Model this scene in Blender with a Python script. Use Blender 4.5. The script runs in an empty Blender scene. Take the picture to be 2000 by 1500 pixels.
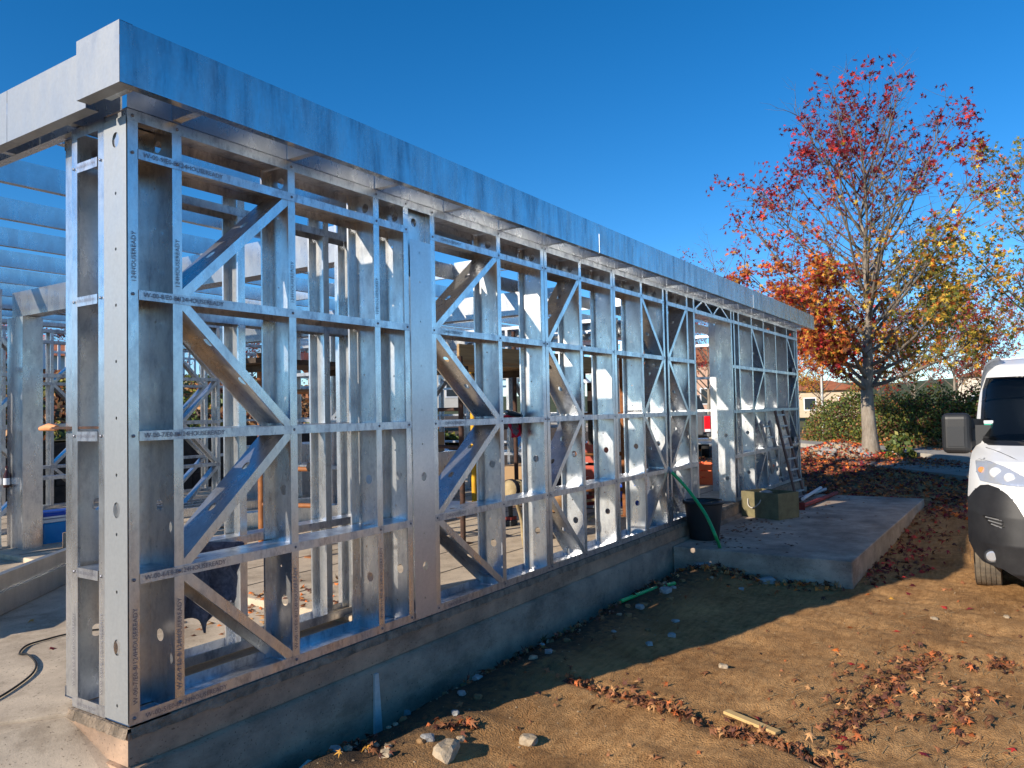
import bpy, bmesh, math, random
import numpy as np
from mathutils import Vector, Matrix, noise
random.seed(7); rng = np.random.default_rng(7)
V = Vector
scn = bpy.context.scene
C = scn.collection

# ------------------------------------------------------------------ camera, world, sun, exposure
F_PX, YAW, PITCH, ROLL = 1493.67, 0.577319, 0.034599, -0.0208046
CAM = V((-1.9503, -3.3465, 1.3754))
fw = V((math.cos(YAW)*math.cos(PITCH), math.sin(YAW)*math.cos(PITCH), math.sin(PITCH)))
rt = fw.cross(V((0, 0, 1))).normalized(); up = rt.cross(fw)
r2 = rt*math.cos(ROLL)+up*math.sin(ROLL); u2 = -rt*math.sin(ROLL)+up*math.cos(ROLL)
cd = bpy.data.cameras.new('camera'); cam = bpy.data.objects.new('camera', cd); C.objects.link(cam)
cd.sensor_width = 36; cd.sensor_fit = 'HORIZONTAL'; cd.lens = F_PX/2000*36; cd.clip_end = 2000; cd.clip_start = .05
m = Matrix((r2, u2, -fw)).transposed().to_4x4(); m.translation = CAM; cam.matrix_world = m
scn.camera = cam

SUN_AZ = math.radians(161.5); SUN_EL = math.radians(23)          # direction TO the sun, azimuth from +X
w = bpy.data.worlds.new('World'); scn.world = w; w.use_nodes = True
wn = w.node_tree.nodes; wl = w.node_tree.links
sky = wn.new('ShaderNodeTexSky'); sky.sky_type = 'NISHITA'; sky.sun_disc = False
sky.sun_elevation = SUN_EL; sky.sun_rotation = math.pi/2-SUN_AZ
sky.altitude = 2600; sky.air_density = 1.0; sky.dust_density = .0; sky.ozone_density = 3.0
hs = wn.new('ShaderNodeHueSaturation'); hs.inputs['Saturation'].default_value = 1.32
wl.new(sky.outputs[0], hs.inputs['Color']); wl.new(hs.outputs[0], wn['Background'].inputs[0]); wn['Background'].inputs[1].default_value = .135
sd = bpy.data.lights.new('sun', 'SUN'); so = bpy.data.objects.new('sun', sd); C.objects.link(so)
sd.energy = 4.9; sd.angle = math.radians(.5); sd.color = (1, .89, .74)
sdir = V((math.cos(SUN_AZ)*math.cos(SUN_EL), math.sin(SUN_AZ)*math.cos(SUN_EL), math.sin(SUN_EL)))
so.rotation_euler = sdir.to_track_quat('Z', 'Y').to_euler(); so.location = (0, 0, 20)
vs = scn.view_settings; vs.view_transform = 'Standard'; vs.look = 'None'; vs.exposure = .42; vs.gamma = 1; vs.use_curve_mapping = False

# pixel of the 2000x1500 photograph -> point on a known plane
def ray(px, py): return fw + r2*((px-1000)/F_PX) - u2*((py-750)/F_PX)
def onX(px, py, x): d = ray(px, py); return CAM + d*((x-CAM.x)/d.x)
def onY(px, py, y): d = ray(px, py); return CAM + d*((y-CAM.y)/d.y)
def onZ(px, py, z): d = ray(px, py); return CAM + d*((z-CAM.z)/d.z)

# ------------------------------------------------------------------ materials
def mat(name, col, rough=.7, metal=0., spec=.5):
    M = bpy.data.materials.new(name); M.use_nodes = True
    b = M.node_tree.nodes['Principled BSDF']
    b.inputs['Base Color'].default_value = (*col, 1); b.inputs['Roughness'].default_value = rough
    b.inputs['Metallic'].default_value = metal; b.inputs['Specular IOR Level'].default_value = spec
    return M
def nodes(M): return M.node_tree.nodes, M.node_tree.links, M.node_tree.nodes['Principled BSDF']
def tex_noise(M, scale, detail=4, rough=.6, stretch=None, coord='Object'):
    n, l, b = nodes(M)
    tc = n.new('ShaderNodeTexCoord'); mp = n.new('ShaderNodeMapping'); t = n.new('ShaderNodeTexNoise')
    if stretch: mp.inputs['Scale'].default_value = stretch
    t.inputs['Scale'].default_value = scale; t.inputs['Detail'].default_value = detail; t.inputs['Roughness'].default_value = rough
    l.new(tc.outputs[coord], mp.inputs[0]); l.new(mp.outputs[0], t.inputs['Vector']); return t
def ramp(M, src, stops):
    n, l, b = nodes(M); r = n.new('ShaderNodeValToRGB'); e = r.color_ramp.elements
    while len(e) < len(stops): e.new(.5)
    for q, (p, c) in zip(e, stops): q.position = p; q.color = (*c, 1) if len(c) == 3 else c
    l.new(src, r.inputs[0]); return r
def mixc(M, fac, a, b_, blend='MIX'):
    n, l, b = nodes(M); x = n.new('ShaderNodeMix'); x.data_type = 'RGBA'; x.blend_type = blend
    for s, i in ((fac, 0), (a, 6), (b_, 7)):
        if isinstance(s, (int, float)): x.inputs[i].default_value = s
        elif isinstance(s, tuple): x.inputs[i].default_value = (*s, 1)
        else: l.new(s, x.inputs[i])
    return x.outputs[2]
def bump(M, src, strength=.3, dist=.02):
    n, l, b = nodes(M); bp = n.new('ShaderNodeBump'); bp.inputs['Strength'].default_value = strength; bp.inputs['Distance'].default_value = dist
    l.new(src, bp.inputs['Height']); l.new(bp.outputs[0], b.inputs['Normal'])

def galv(name, c0, c1, r0, r1, metal=.8):
    M = mat(name, c0, .45, metal); n, l, b = nodes(M)
    t = tex_noise(M, 7, 6, .65, (1, 1, .35)); t2 = tex_noise(M, 60, 3, .6)
    r = ramp(M, t.outputs[0], [(.32, c1), (.62, c0)])
    r_ = ramp(M, t2.outputs[0], [(.3, (.9, .905, .91)), (.65, (1, 1, 1))])
    l.new(mixc(M, 1., r.outputs[0], r_.outputs[0], 'MULTIPLY'), b.inputs['Base Color'])
    rr = ramp(M, t.outputs[0], [(.3, (r1,)*3), (.7, (r0,)*3)]); l.new(rr.outputs[0], b.inputs['Roughness'])
    t3 = tex_noise(M, 5, 2, .5); bump(M, t3.outputs[0], .035, .02)
    return M
STEEL = galv('galvanized_steel', (.80, .81, .815), (.64, .66, .675), .22, .38, .92)
FLANGE = galv('handled_galvanized_steel', (.74, .755, .78), (.52, .54, .58), .26, .44, .92)
for Q in (FLANGE, STEEL):
  n_, l_, b_ = nodes(Q); src = b_.inputs['Base Color'].links[0].from_socket     # dark handling smudges
  l_.new(mixc(Q, 1., src, ramp(Q, tex_noise(Q, 17, 7, .75, (1, 1, .5)).outputs[0], [(.34, (.5, .51, .56) if Q is FLANGE else (.74, .75, .78)), (.52, (1, 1, 1))]).outputs[0], 'MULTIPLY'), b_.inputs['Base Color'])
FASCIA = galv('fascia_sheet_steel', (.56, .58, .595), (.42, .445, .47), .17, .34, 1.)
ROOF = galv('roof_joist_steel', (.72, .73, .74), (.6, .62, .635), .22, .35, .95)

n_, l_, b_ = nodes(FASCIA); src = b_.inputs['Base Color'].links[0].from_socket
l_.new(mixc(FASCIA, 1., src, ramp(FASCIA, tex_noise(FASCIA, 3, 7, .75, (3, 3, .5)).outputs[0], [(.36, (.62, .63, .66)), (.5, (1, 1, 1)), (.7, (1.25, 1.25, 1.22))]).outputs[0], 'MULTIPLY'), b_.inputs['Base Color'])
bump(FASCIA, tex_noise(FASCIA, 1.6, 2, .4).outputs[0], .09, .05)
def noisy(name, c0, c1, scale=8, rough=.85, bs=.3, bd=.01, bscale=None, metal=0, stretch=None, detail=6):
    M = mat(name, c0, rough, metal, .3); n, l, b = nodes(M)
    t = tex_noise(M, scale, detail, .65, stretch)
    l.new(ramp(M, t.outputs[0], [(.35, c1), (.65, c0)]).outputs[0], b.inputs['Base Color'])
    if bs: bump(M, tex_noise(M, bscale or scale*4, 5, .6, stretch).outputs[0], bs, bd)
    return M
CONC = noisy('plinth_concrete', (.42, .285, .195), (.23, .165, .12), 3.5, .9, .35, .01, 40)
CONC_ROUGH = noisy('mortar_bed', (.36, .275, .2), (.15, .12, .09), 14, .95, 1, .03, 45)
FLOORM = noisy('floor_screed', (.60, .49, .36), (.47, .38, .28), 4, .93, .3, .006, 90)
SLABM = noisy('slab_concrete', (.50, .39, .30), (.27, .215, .17), 2.2, .85, .25, .01, 30)
for Q in (CONC, SLABM, FLOORM):
    n_, l_, b_ = nodes(Q); src = b_.inputs['Base Color'].links[0].from_socket
    c_ = mixc(Q, 1., src, ramp(Q, tex_noise(Q, 70, 2, .5).outputs[0], [(.28, (.45, .44, .43)), (.36, (1, 1, 1))]).outputs[0], 'MULTIPLY')
    l_.new(mixc(Q, 1., c_, ramp(Q, tex_noise(Q, 1.1, 8, .75, (1, 1, 2.5)).outputs[0], [(.38, (.68, .66, .64)), (.5, (1, 1, 1)), (.66, (1.2, 1.19, 1.17))]).outputs[0], 'MULTIPLY'), b_.inputs['Base Color'])
RUST = noisy('rusty_steel', (.30, .115, .04), (.12, .045, .02), 14, .85, .3, .004)
RUSTD = noisy('dark_rusty_steel', (.10, .05, .035), (.045, .03, .025), 14, .85, .3, .004)
ORANGE = noisy('orange_painted_steel', (.36, .14, .045), (.2, .075, .03), 10, .6, .1, .003)
YEL = noisy('yellow_painted_steel', (.72, .40, .02), (.55, .27, .02), 8, .55, .1, .003)
WOOD = noisy('weathered_timber', (.44, .31, .17), (.27, .185, .1), 6, .85, .4, .006, 20, stretch=(.3, 3, 6))
WOODD = noisy('dark_timber', (.10, .075, .055), (.045, .035, .03), 8, .9, .4, .006)
INK = mat('print_ink', (.21, .21, .245), .55, .6)
BLK = mat('black_plastic', (.02, .021, .023), .48)
BLKR = mat('black_rubber', (.018, .018, .018), .85)
HOSE = mat('green_hose', (.01, .4, .12), .4)
GREYPL = mat('grey_plastic', (.35, .36, .36), .6)
BLUEPL = mat('blue_plastic', (.0, .25, .62), .4); BLUED = mat('dark_blue_plastic', (.0, .06, .42), .35); WHPL = mat('white_plastic', (.75, .77, .8), .4)
NAVY = noisy('navy_fleece', (.17, .185, .25), (.08, .09, .13), 45, .98, .6, .006, 140)
REDC = noisy('red_cloth', (.55, .02, .07), (.35, .012, .05), 20, .95, .3, .004)
KHAKI = noisy('khaki_canvas', (.42, .33, .19), (.30, .225, .12), 18, .95, .4, .004)
DCLOTH = noisy('dark_cloth', (.022, .024, .032), (.012, .013, .018), 20, .95, .4, .004)
LEATHER = noisy('tan_leather', (.52, .31, .15), (.36, .2, .09), 12, .7, .3, .004)
OLIVE = noisy('olive_painted_wood', (.21, .18, .095), (.14, .12, .065), 9, .7, .25, .004)
REDP = noisy('dull_red_paint', (.30, .045, .035), (.16, .03, .025), 10, .75, .2, .003)
ORPL = mat('orange_plastic', (.75, .13, .03), .5)
STONE = noisy('pale_stone', (.50, .40, .28), (.3, .23, .15), 14, .95, .8, .01, 40)
STONEG = noisy('concrete_rubble', (.40, .39, .37), (.25, .245, .235), 14, .95, .8, .01, 40)
ALU = noisy('dull_aluminium', (.5, .5, .5), (.32, .32, .33), 12, .5, .15, .003, metal=.6)
CLOD = noisy('soil_clod', (.3, .18, .085), (.2, .12, .06), 12, .95, .8, .01, 40)
CARD = mat('cardboard', (.36, .23, .12), .9)

# ------------------------------------------------------------------ mesh helpers
class MB:
    def __init__(s): s.v = []; s.f = []; s.sm = []
    def add(s, vs_, fs, smooth=False):
        o = len(s.v); s.v += [tuple(q) for q in vs_]
        s.f += [tuple(i+o for i in f) for f in fs]; s.sm += [smooth]*len(fs); return s
    def box(s, c, size, ax=None):
        c = V(c); hx, hy, hz = [q/2 for q in size]
        A = ax or (V((1, 0, 0)), V((0, 1, 0)), V((0, 0, 1)))
        vs_ = [c+A[0]*(hx*i)+A[1]*(hy*j)+A[2]*(hz*k) for i in (-1, 1) for j in (-1, 1) for k in (-1, 1)]
        return s.add(vs_, [(0, 1, 3, 2), (4, 6, 7, 5), (0, 4, 5, 1), (2, 3, 7, 6), (0, 2, 6, 4), (1, 5, 7, 3)])
    def bar(s, p0, p1, w_, h, upv=(0, 0, 1)):
        p0, p1 = V(p0), V(p1); a = (p1-p0); L = a.length; a.normalize()
        b = V(upv).cross(a)
        if b.length < 1e-4: b = V((1, 0, 0)).cross(a)
        b.normalize(); c = a.cross(b)
        return s.box((p0+p1)/2, (L, w_, h), (a, b, c))
    def tube(s, pts, rad, n=8, caps=True):
        pts = [V(p) for p in pts]; R = rad if isinstance(rad, (list, tuple)) else [rad]*len(pts)
        vs_ = []; ref = None
        for i, p in enumerate(pts):
            t = (pts[min(i+1, len(pts)-1)]-pts[max(i-1, 0)]).normalized()
            if ref is None: ref = t.orthogonal().normalized()
            ref = (ref-t*ref.dot(t)); ref = ref.normalized() if ref.length > 1e-5 else t.orthogonal().normalized()
            b = t.cross(ref)
            for k in range(n): a = 2*math.pi*k/n; vs_.append(p+(ref*math.cos(a)+b*math.sin(a))*R[i])
        fs = [(i*n+k, i*n+(k+1) % n, (i+1)*n+(k+1) % n, (i+1)*n+k) for i in range(len(pts)-1) for k in range(n)]
        s.add(vs_, fs, True)
        if caps:
            s.add(vs_[:n], [tuple(range(n-1, -1, -1))]); s.add(vs_[-n:], [tuple(range(n))])
        return s
    def lathe(s, c, prof, n=24, smooth=True):
        c = V(c); vs_ = [c+V((r*math.cos(2*math.pi*k/n), r*math.sin(2*math.pi*k/n), z)) for r, z in prof for k in range(n)]
        fs = [(i*n+k, i*n+(k+1) % n, (i+1)*n+(k+1) % n, (i+1)*n+k) for i in range(len(prof)-1) for k in range(n)]
        return s.add(vs_, fs, smooth)
    def prism(s, poly, ext):
        a = [V(p) for p in poly]; e = V(ext); n = len(a)
        return s.add(a+[p+e for p in a], [tuple(range(n-1, -1, -1)), tuple(range(n, 2*n))]+[(i, (i+1) % n, n+(i+1) % n, n+i) for i in range(n)])
    def mesh(s, name):
        me = bpy.data.meshes.new(name); me.from_pydata(s.v, [], s.f); me.polygons.foreach_set('use_smooth', s.sm); me.update(); return me
def link(name, me, M, parent=None, label=None, cat=None, group=None, kind=None, loc=None):
    o = bpy.data.objects.new(name, me); C.objects.link(o)
    if me is not None and M is not None and len(me.materials) == 0:
        for q in (M if isinstance(M, (list, tuple)) else [M]): me.materials.append(q)
    if parent: o.parent = parent
    if label: o['label'] = label
    if cat: o['category'] = cat
    if group: o['group'] = group
    if kind: o['kind'] = kind
    if loc is not None: o.location = loc
    return o
def obj(name, mb, M, parent=None, **k): return link(name, mb.mesh(name), M, parent, **k)
def empty(name, loc, label, cat, group=None):
    return link(name, None, None, None, label, cat, group, loc=loc)
def under(parent, name, mb, M, **k):
    """part built in world coordinates, parented to an Empty that sits elsewhere"""
    o = obj(name, mb, M, parent, **k); o.matrix_parent_inverse = Matrix.Translation(-parent.location); return o
def bev(o, w_=.01, seg=2):
    b = o.modifiers.new('bevel', 'BEVEL'); b.width = w_; b.segments = seg; b.limit_method = 'ANGLE'; return o

def web_sheet(mb, p, A, D, holes):
    """rectangular sheet p + A*s + D*t (s, t in 0..1) with round or oval holes [(s m, t m, rs, rt)]"""
    L, d = A.length, D.length; a, dd = A.normalized(), D.normalized()
    P = lambda s, t: p+a*s+dd*t
    s0 = 0
    for (hs, ht, rs, rt_) in sorted(holes):
        c0, c1 = hs-rs-.012, hs+rs+.012
        if c0 < s0 or c1 > L: continue
        mb.add([P(s0, 0), P(c0, 0), P(c0, d), P(s0, d)], [(0, 1, 2, 3)])
        n = 20 if rs > .015 else 8
        an = sorted([2*math.pi*k/n for k in range(n)]+[math.atan2(y-ht, x-hs) % (2*math.pi) for x in (c0, c1) for y in (0, d)])
        o_, i_ = [], []
        for q in an:
            ca, sa = math.cos(q), math.sin(q)
            k = min(((c1-hs) if ca > 0 else (c0-hs))/ca if abs(ca) > 1e-6 else 9e9, ((d-ht) if sa > 0 else -ht)/sa if abs(sa) > 1e-6 else 9e9)
            o_.append(P(hs+ca*k, ht+sa*k)); i_.append(P(hs+ca*rs, ht+sa*rt_))
        N = len(an); mb.add(o_+i_, [(k, (k+1) % N, N+(k+1) % N, N+k) for k in range(N)])
        s0 = c1
    mb.add([P(s0, 0), P(L, 0), P(L, d), P(s0, d)], [(0, 1, 2, 3)])
def csec(p, A, D, Fv, lip=.013, holes=(), mb=None):
    """cold-formed C section: web p..A x D, flanges along Fv at both ends of D, lips"""
    mb = mb or MB(); p, A, D, Fv = V(p), V(A), V(D), V(Fv)
    if holes: web_sheet(mb, p, A, D, holes)
    else: mb.add([p, p+A, p+A+D, p+D], [(0, 1, 2, 3)])
    l = D.normalized()*lip
    for o_, ld in ((V((0, 0, 0)), l), (D, -l)):
        q = p+o_
        mb.add([q, q+A, q+A+Fv, q+Fv, q+A+Fv+ld, q+Fv+ld], [(0, 1, 2, 3), (3, 2, 4, 5)] if lip else [(0, 1, 2, 3)])
    return mb

_txt = {}
def text_mesh(s, size):
    k = (s, size)
    if k not in _txt:
        cu = bpy.data.curves.new('t', 'FONT'); cu.body = s; cu.size = size; cu.resolution_u = 2; cu.align_y = 'CENTER'
        o = bpy.data.objects.new('t', cu); me = bpy.data.meshes.new_from_object(o); bpy.data.objects.remove(o); _txt[k] = me
    return _txt[k]
def letter(s, size, pos, xd, yd, parent, M=INK, name='printed_lettering'):
    o = link(name, text_mesh(s, size), M, parent); xd, yd = V(xd).normalized(), V(yd).normalized(); z = xd.cross(yd)
    mm = Matrix((xd, yd, z)).transposed().to_4x4(); mm.translation = V(pos); o.matrix_local = mm; return o

# ------------------------------------------------------------------ ground
def sstep(t): t = max(0, min(1, t)); return t*t*(3-2*t)
GROOVE = [onZ(a, b, -.47) for a, b in ((1075, 1322), (1150, 1345), (1260, 1372), (1400, 1418), (1520, 1452), (1700, 1520))]
TRACK1 = [onZ(a, b, -.46) for a, b in ((1825, 1268), (1740, 1320), (1680, 1370), (1625, 1440))]
TRACK2 = [onZ(a, b, -.46) for a, b in ((1990, 1292), (1900, 1300), (1885, 1345), (1850, 1400), (1870, 1460))]
def segd(p, line):
    best = 9
    for a, b in zip(line, line[1:]):
        d = V((b.x-a.x, b.y-a.y)); q = V((p[0]-a.x, p[1]-a.y)); t = max(0, min(1, q.dot(d)/d.length_squared)); best = min(best, (q-d*t).length)
    return best
def gz(x, y, fine=True):
    z = -.47+.37*sstep((x-6)/14)
    if y > 8: pass
    if fine and -3.2 < x < 13 and -7 < y < .2:
        n = noise.fractal(V((x*1.1, y*1.1, 3)), 1, 2, 4)*.036 + noise.fractal(V((x*5, y*5, 1)), 1, 2, 4)*.016
        z += n
        if y > -1.2 and x < 6.4:
            k = sstep((y+1.2)/.6)*(1-sstep((y+.35)/.3)); z += k*.055*(1+noise.noise(V((x*1.7, y*2, 9))))
            z -= .07*sstep((y+.30)/.2)
        if x < 8:
            g = segd((x, y), GROOVE); z -= .045*math.exp(-(g/.07)**2)*(.6+.6*noise.noise(V((x*3, y*3, 5)))); z += .008*math.exp(-((g-.13)/.07)**2)
            g = segd((x, y), TRACK1); z -= .035*math.exp(-(g/.1)**2)
            g = segd((x, y), TRACK2); z -= .03*math.exp(-(g/.08)**2)
    return z
def axis(lo, hi, fine, far_lo, far_hi):
    a = list(np.arange(lo, hi, fine)); s = fine
    x = hi
    while x < far_hi: a.append(x); s *= 1.25; x += s
    a.append(far_hi); s = fine; x = lo-fine; pre = []
    while x > far_lo: pre.append(x); s *= 1.25; x -= s
    pre.append(far_lo); return pre[::-1]+a
xs = axis(-2.2, 8.2, .045, -150, 220); ys = axis(-4.6, .0, .04, -150, 220)
gv = [(x, y, gz(x, y)) for y in ys for x in xs]; nx = len(xs)
gf = [(j*nx+i, j*nx+i+1, (j+1)*nx+i+1, (j+1)*nx+i) for j in range(len(ys)-1) for i in range(nx-1)]
DIRT = mat('brown_dirt', (.2, .13, .07), .95, 0, .25); n_, l_, b_ = nodes(DIRT)
ta = tex_noise(DIRT, 1.7, 8, .7); tb = tex_noise(DIRT, 16, 6, .7); tc_ = tex_noise(DIRT, 90, 3, .6); tv = tex_noise(DIRT, 9, 4, .6, (.6, 3, 1))
ca = ramp(DIRT, ta.outputs[0], [(.36, (.40, .21, .08)), (.62, (.66, .37, .15))])
cb = ramp(DIRT, tb.outputs[0], [(.3, (.62, .59, .56)), (.6, (1, 1, 1))])
c3 = mixc(DIRT, 1., ca.outputs[0], cb.outputs[0], 'MULTIPLY')
cv = ramp(DIRT, tv.outputs[0], [(.45, (1, 1, 1)), (.72, (.72, .66, .58))])
c4 = mixc(DIRT, 1., c3, cv.outputs[0], 'MULTIPLY')
gm = n_.new('ShaderNodeNewGeometry'); sx = n_.new('ShaderNodeSeparateXYZ'); l_.new(gm.outputs['Position'], sx.inputs[0])      # darker strip by the plinth: damp soil plus shade painted into the colour
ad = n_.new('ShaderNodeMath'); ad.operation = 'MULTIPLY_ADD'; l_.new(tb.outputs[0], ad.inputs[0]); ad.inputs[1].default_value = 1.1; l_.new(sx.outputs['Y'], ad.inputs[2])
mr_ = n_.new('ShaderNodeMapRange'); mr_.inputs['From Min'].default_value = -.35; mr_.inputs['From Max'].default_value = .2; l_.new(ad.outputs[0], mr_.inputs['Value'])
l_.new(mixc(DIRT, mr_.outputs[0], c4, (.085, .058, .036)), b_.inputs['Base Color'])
sm_ = n_.new('ShaderNodeMath'); sm_.operation = 'ADD'; l_.new(tb.outputs[0], sm_.inputs[0]); l_.new(tc_.outputs[0], sm_.inputs[1]); bump(DIRT, sm_.outputs[0], .9, .03)
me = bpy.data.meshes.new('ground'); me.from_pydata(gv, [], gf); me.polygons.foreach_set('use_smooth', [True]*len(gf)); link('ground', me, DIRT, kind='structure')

# platform slab, floors
def slab(name, pts, z0, z1, M, **k):
    mb = MB(); mb.prism([(x, y, z0) for x, y in pts], (0, 0, z1-z0)); return bev(obj(name, mb, M, kind='structure', **k), .012)
slab('concrete_platform', [(6.36, -.07), (6.34, -1.96), (12.25, -2.1), (12.3, -.07)], -.55, -.205, SLABM)
slab('porch_floor', [(-.005, .245), (1.8, .245), (1.8, 9.2), (-1.9, 9.2), (-1.9, .95), (-.38, .78), (-.004, .50)], -.5, -.035, FLOORM)
slab('house_floor', [(1.8, .3), (13.0, .3), (13.0, 9.2), (1.8, 9.2)], -.5, .012, FLOORM)
mb = MB(); tp = [(-.004, .50, -.05), (-.38, .78, -.045), (-1.9, .95, -.05), (-1.9, .55, -.11), (-.42, .38, -.13), (-.24, .02, -.26), (-.11, -.13, -.27), (-.004, -.1, -.26)]
mb.add(tp+[(x, y, -.7) for x, y, z in tp], [tuple(range(8))[::-1]]+[(i, (i+1) % 8, 8+(i+1) % 8, 8+i) for i in range(8)]); obj('footing_step', mb, FLOORM, kind='structure')
mb = MB(); k0 = onZ(0, 1462, -.16); k1 = onZ(78, 1447, -.16); mb.bar((k0.x-.25, k0.y+.06, -.3), (k1.x, k1.y, -.3), .07, .28); bev(obj('concrete_curb', mb, FLOORM, kind='structure'), .012)
# screed joints in the house floor: thin dark strips
fj = MB()
for k in range(16): fj.box((7.4, .75+k*.55, .0135), (11.1, .012, .003))
obj('floor_joint', fj, mat('dark_joint_filler', (.11, .09, .07), .95), kind='structure')

# ------------------------------------------------------------------ steel frame building
B = empty('steel_frame_building', (0, 0, 0), 'unfinished single storey galvanized steel frame building on a grey concrete plinth', 'building')
H = 2.8; RZ = [.645, 1.295, 1.945, 2.6]; DP = .235
# plinth
mb = MB(); mb.prism([(-.012, -.012, -.17), (13.25, -.012, -.17), (13.25, .24, -.17), (-.012, .24, -.17)], (0, 0, .145))
pl = obj('plinth', mb, CONC, B)
mb = MB(); N = 260
for k in range(N):     # uneven mortar bed under the track
    x0, x1 = 13.2*k/N, 13.2*(k+1)/N; j = 0; zt = -.0035; zb = -.05; N_ = lambda x: .007*noise.fractal(V((x*16, 2, 0)), 1, 2, 4)-.003; M_ = lambda x: .01*noise.fractal(V((x*12, 7, 0)), 1, 2, 4)
    mb.add([(x0, -.012+N_(x0), zt), (x1, -.012+N_(x1), zt), (x1, -.022+N_(x1+9), zb+M_(x1)), (x0, -.022+N_(x0+9), zb+M_(x0)), (x0, .2, zt), (x1, .2, zt)], [(0, 3, 2, 1), (0, 1, 5, 4)])
for k in range(24):
    y0, y1 = -.016+.5*k/24, -.016+.5*(k+1)/24; N_ = lambda x: .007*noise.fractal(V((x*22, 4, 0)), 1, 2, 4)-.003
    mb.add([(-.014+N_(y0), y0, -.0035), (-.014+N_(y1), y1, -.0035), (-.024+N_(y1+3), y1, -.045+N_(y1+6)), (-.024+N_(y0+3), y0, -.045+N_(y0+6)), (.2, y0, -.0035), (.2, y1, -.0035)], [(0, 1, 2, 3), (0, 4, 5, 1)])
obj('mortar_bed', mb, CONC_ROUGH, pl)
mb = MB(); pts = []
NX = 220
for k in range(NX+1):
    x = -.03+13.28*k/NX; pts.append((x, -.055+.01*noise.noise(V((x*3, 0, 0))), -.18+.012*noise.noise(V((x*5, 1, 0)))))
vv = []
for x, y, z in pts: vv += [(x, .1, z+.012), (x, y, z), (x, y-.008, -.62)]
mb.add(vv, [(3*k+j, 3*k+j+1, 3*k+j+4, 3*k+j+3) for k in range(NX) for j in (0, 1)], True)
mb.add([(-.03, .5, -.17), (-.03, -.055, -.18), (-.03, -.06, -.62), (-.03, .5, -.62), (.1, .5, -.17), (.1, -.03, -.17)], [(0, 1, 2, 3), (0, 4, 5, 1)])
obj('footing', mb, CONC, pl)
mb = MB(); mb.prism([(-.012, .24, -.5), (-.012, .49, -.5), (.3, .49, -.5), (.3, .24, -.5)], (0, 0, .475)); obj('return_plinth', mb, CONC, pl)
p = onY(735, 1306, -.066)
mb = MB(); mb.prism([(p.x-.018, -.075, -.2), (p.x+.012, -.075, -.2), (p.x+.034, -.078, -.55), (p.x-.034, -.078, -.55)], (0, .02, 0)); obj('mortar_run', mb, noisy('lime_mortar', (.62, .6, .56), (.45, .44, .42), 12), pl)

screw_me = MB().lathe((0, 0, 0), [(0, .004), (.005, .004), (.008, 0)], 8).mesh('screw'); SCM = mat('screw_zinc', (.22, .22, .25), .45, .8)
def screw(parent, pos, nrm):
    o = link('screw', screw_me, SCM, parent); o.matrix_local = Matrix.Translation(V(pos)) @ V(nrm).to_track_quat('Z', 'Y').to_matrix().to_4x4(); return o

def frame_wall(name, org, ud, dd, studs, rails, braces, u0, u1, h=H, dp=DP, holes=False, gaps=(), M=STEEL, MF=FLANGE, fl=.05, rz=RZ):
    """studs (u, sign); rails list of (z, ua, ub); braces (ua, za, ub, zb); built in wall coords u, d, z"""
    org, ud, dd = V(org), V(ud), V(dd); Zv = V((0, 0, 1))
    W = lambda u, d, z: org+ud*u+dd*d+Zv*z
    segs = []; a = u0
    for g0, g1 in gaps: segs.append((a, g0)); a = g1
    segs.append((a, u1))
    wall = None
    for a, b in segs:
        o = obj('bottom_track' if wall else name, csec(W(a, -.001, 0), ud*(b-a), dd*(dp+.002), Zv*.052, 0), MF, wall or B); wall = wall or o
    obj('top_track', csec(W(u0, -.001, h), ud*(u1-u0), dd*(dp+.002), -Zv*.052, 0), MF, wall)
    for u, s in studs:
        hz = [.004, h-.006]
        hl = []
        if holes:
            for z in (.33, .95, 2.7): hl.append((z, dp*.5, .03, .027))
            for z in (.12, .52, .75, 1.12, 1.4, 1.62, 1.84, 2.1, 2.3, 2.5): hl.append((z, dp*.62, .007, .006))
        obj('stud', csec(W(u-s*fl/2, 0, hz[0]), Zv*(hz[1]-hz[0]), dd*dp, ud*(s*fl), .013, hl), M, wall)
    for z, a, b in rails:
        hl = [(x, dp*.5, .035, .018) for x in np.arange(.35, b-a-.2, .62)] if holes and z < 1 else []
        obj('rail', csec(W(a, -.003, z+.022), ud*(b-a), dd*(dp-.02), -Zv*.046, .0, hl), MF, wall)
    for ua, za, ub, zb in braces:
        p0, p1 = W(ua, .002, za), W(ub, .002, zb); ax = (p1-p0); dirn = ax.normalized(); nrm = dirn.cross(dd).normalized()
        if nrm.z > 0: nrm = -nrm
        hl = [(ax.length*k, dp*.45, .028, .02) for k in (.3, .62)] if holes else []
        obj('brace', csec(p0-nrm*.024, ax, dd*(dp-.03), nrm*.048, .012, hl), M, wall)
    return wall
def zig(u0, u1, levels, start):
    """zig-zag braces between stud lines u0 and u1; start = 1 begins at the u1 side of the top level"""
    out = []; side = start; lv = sorted(levels, reverse=True)
    for a, b in zip(lv, lv[1:]):
        ua, ub = (u1, u0) if side else (u0, u1); out.append((ua, a-.02, ub, b+.02)); side = 1-side
    return out
LV = [.03]+RZ
fst = [(.027, 1), (.25, 1), (.955, -1), (1.64, -1), (1.925, -1), (2.205, 1), (3.03, -1), (3.70, -1), (3.757, 1), (4.39, -1), (5.07, -1), (5.127, 1),
       (5.81, -1), (6.44, -1), (6.56, 1), (7.22, -1), (7.47, -1), (9.02, 1), (9.15, -1), (9.38, -1), (10.06, -1), (10.75, -1), (11.5, -1), (12.3, -1), (13.07, -1)]
panels = [(.052, 1.95), (2.18, 3.725), (3.735, 5.095), (5.105, 6.465), (6.535, 7.49), (9.0, 13.09)]
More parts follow.
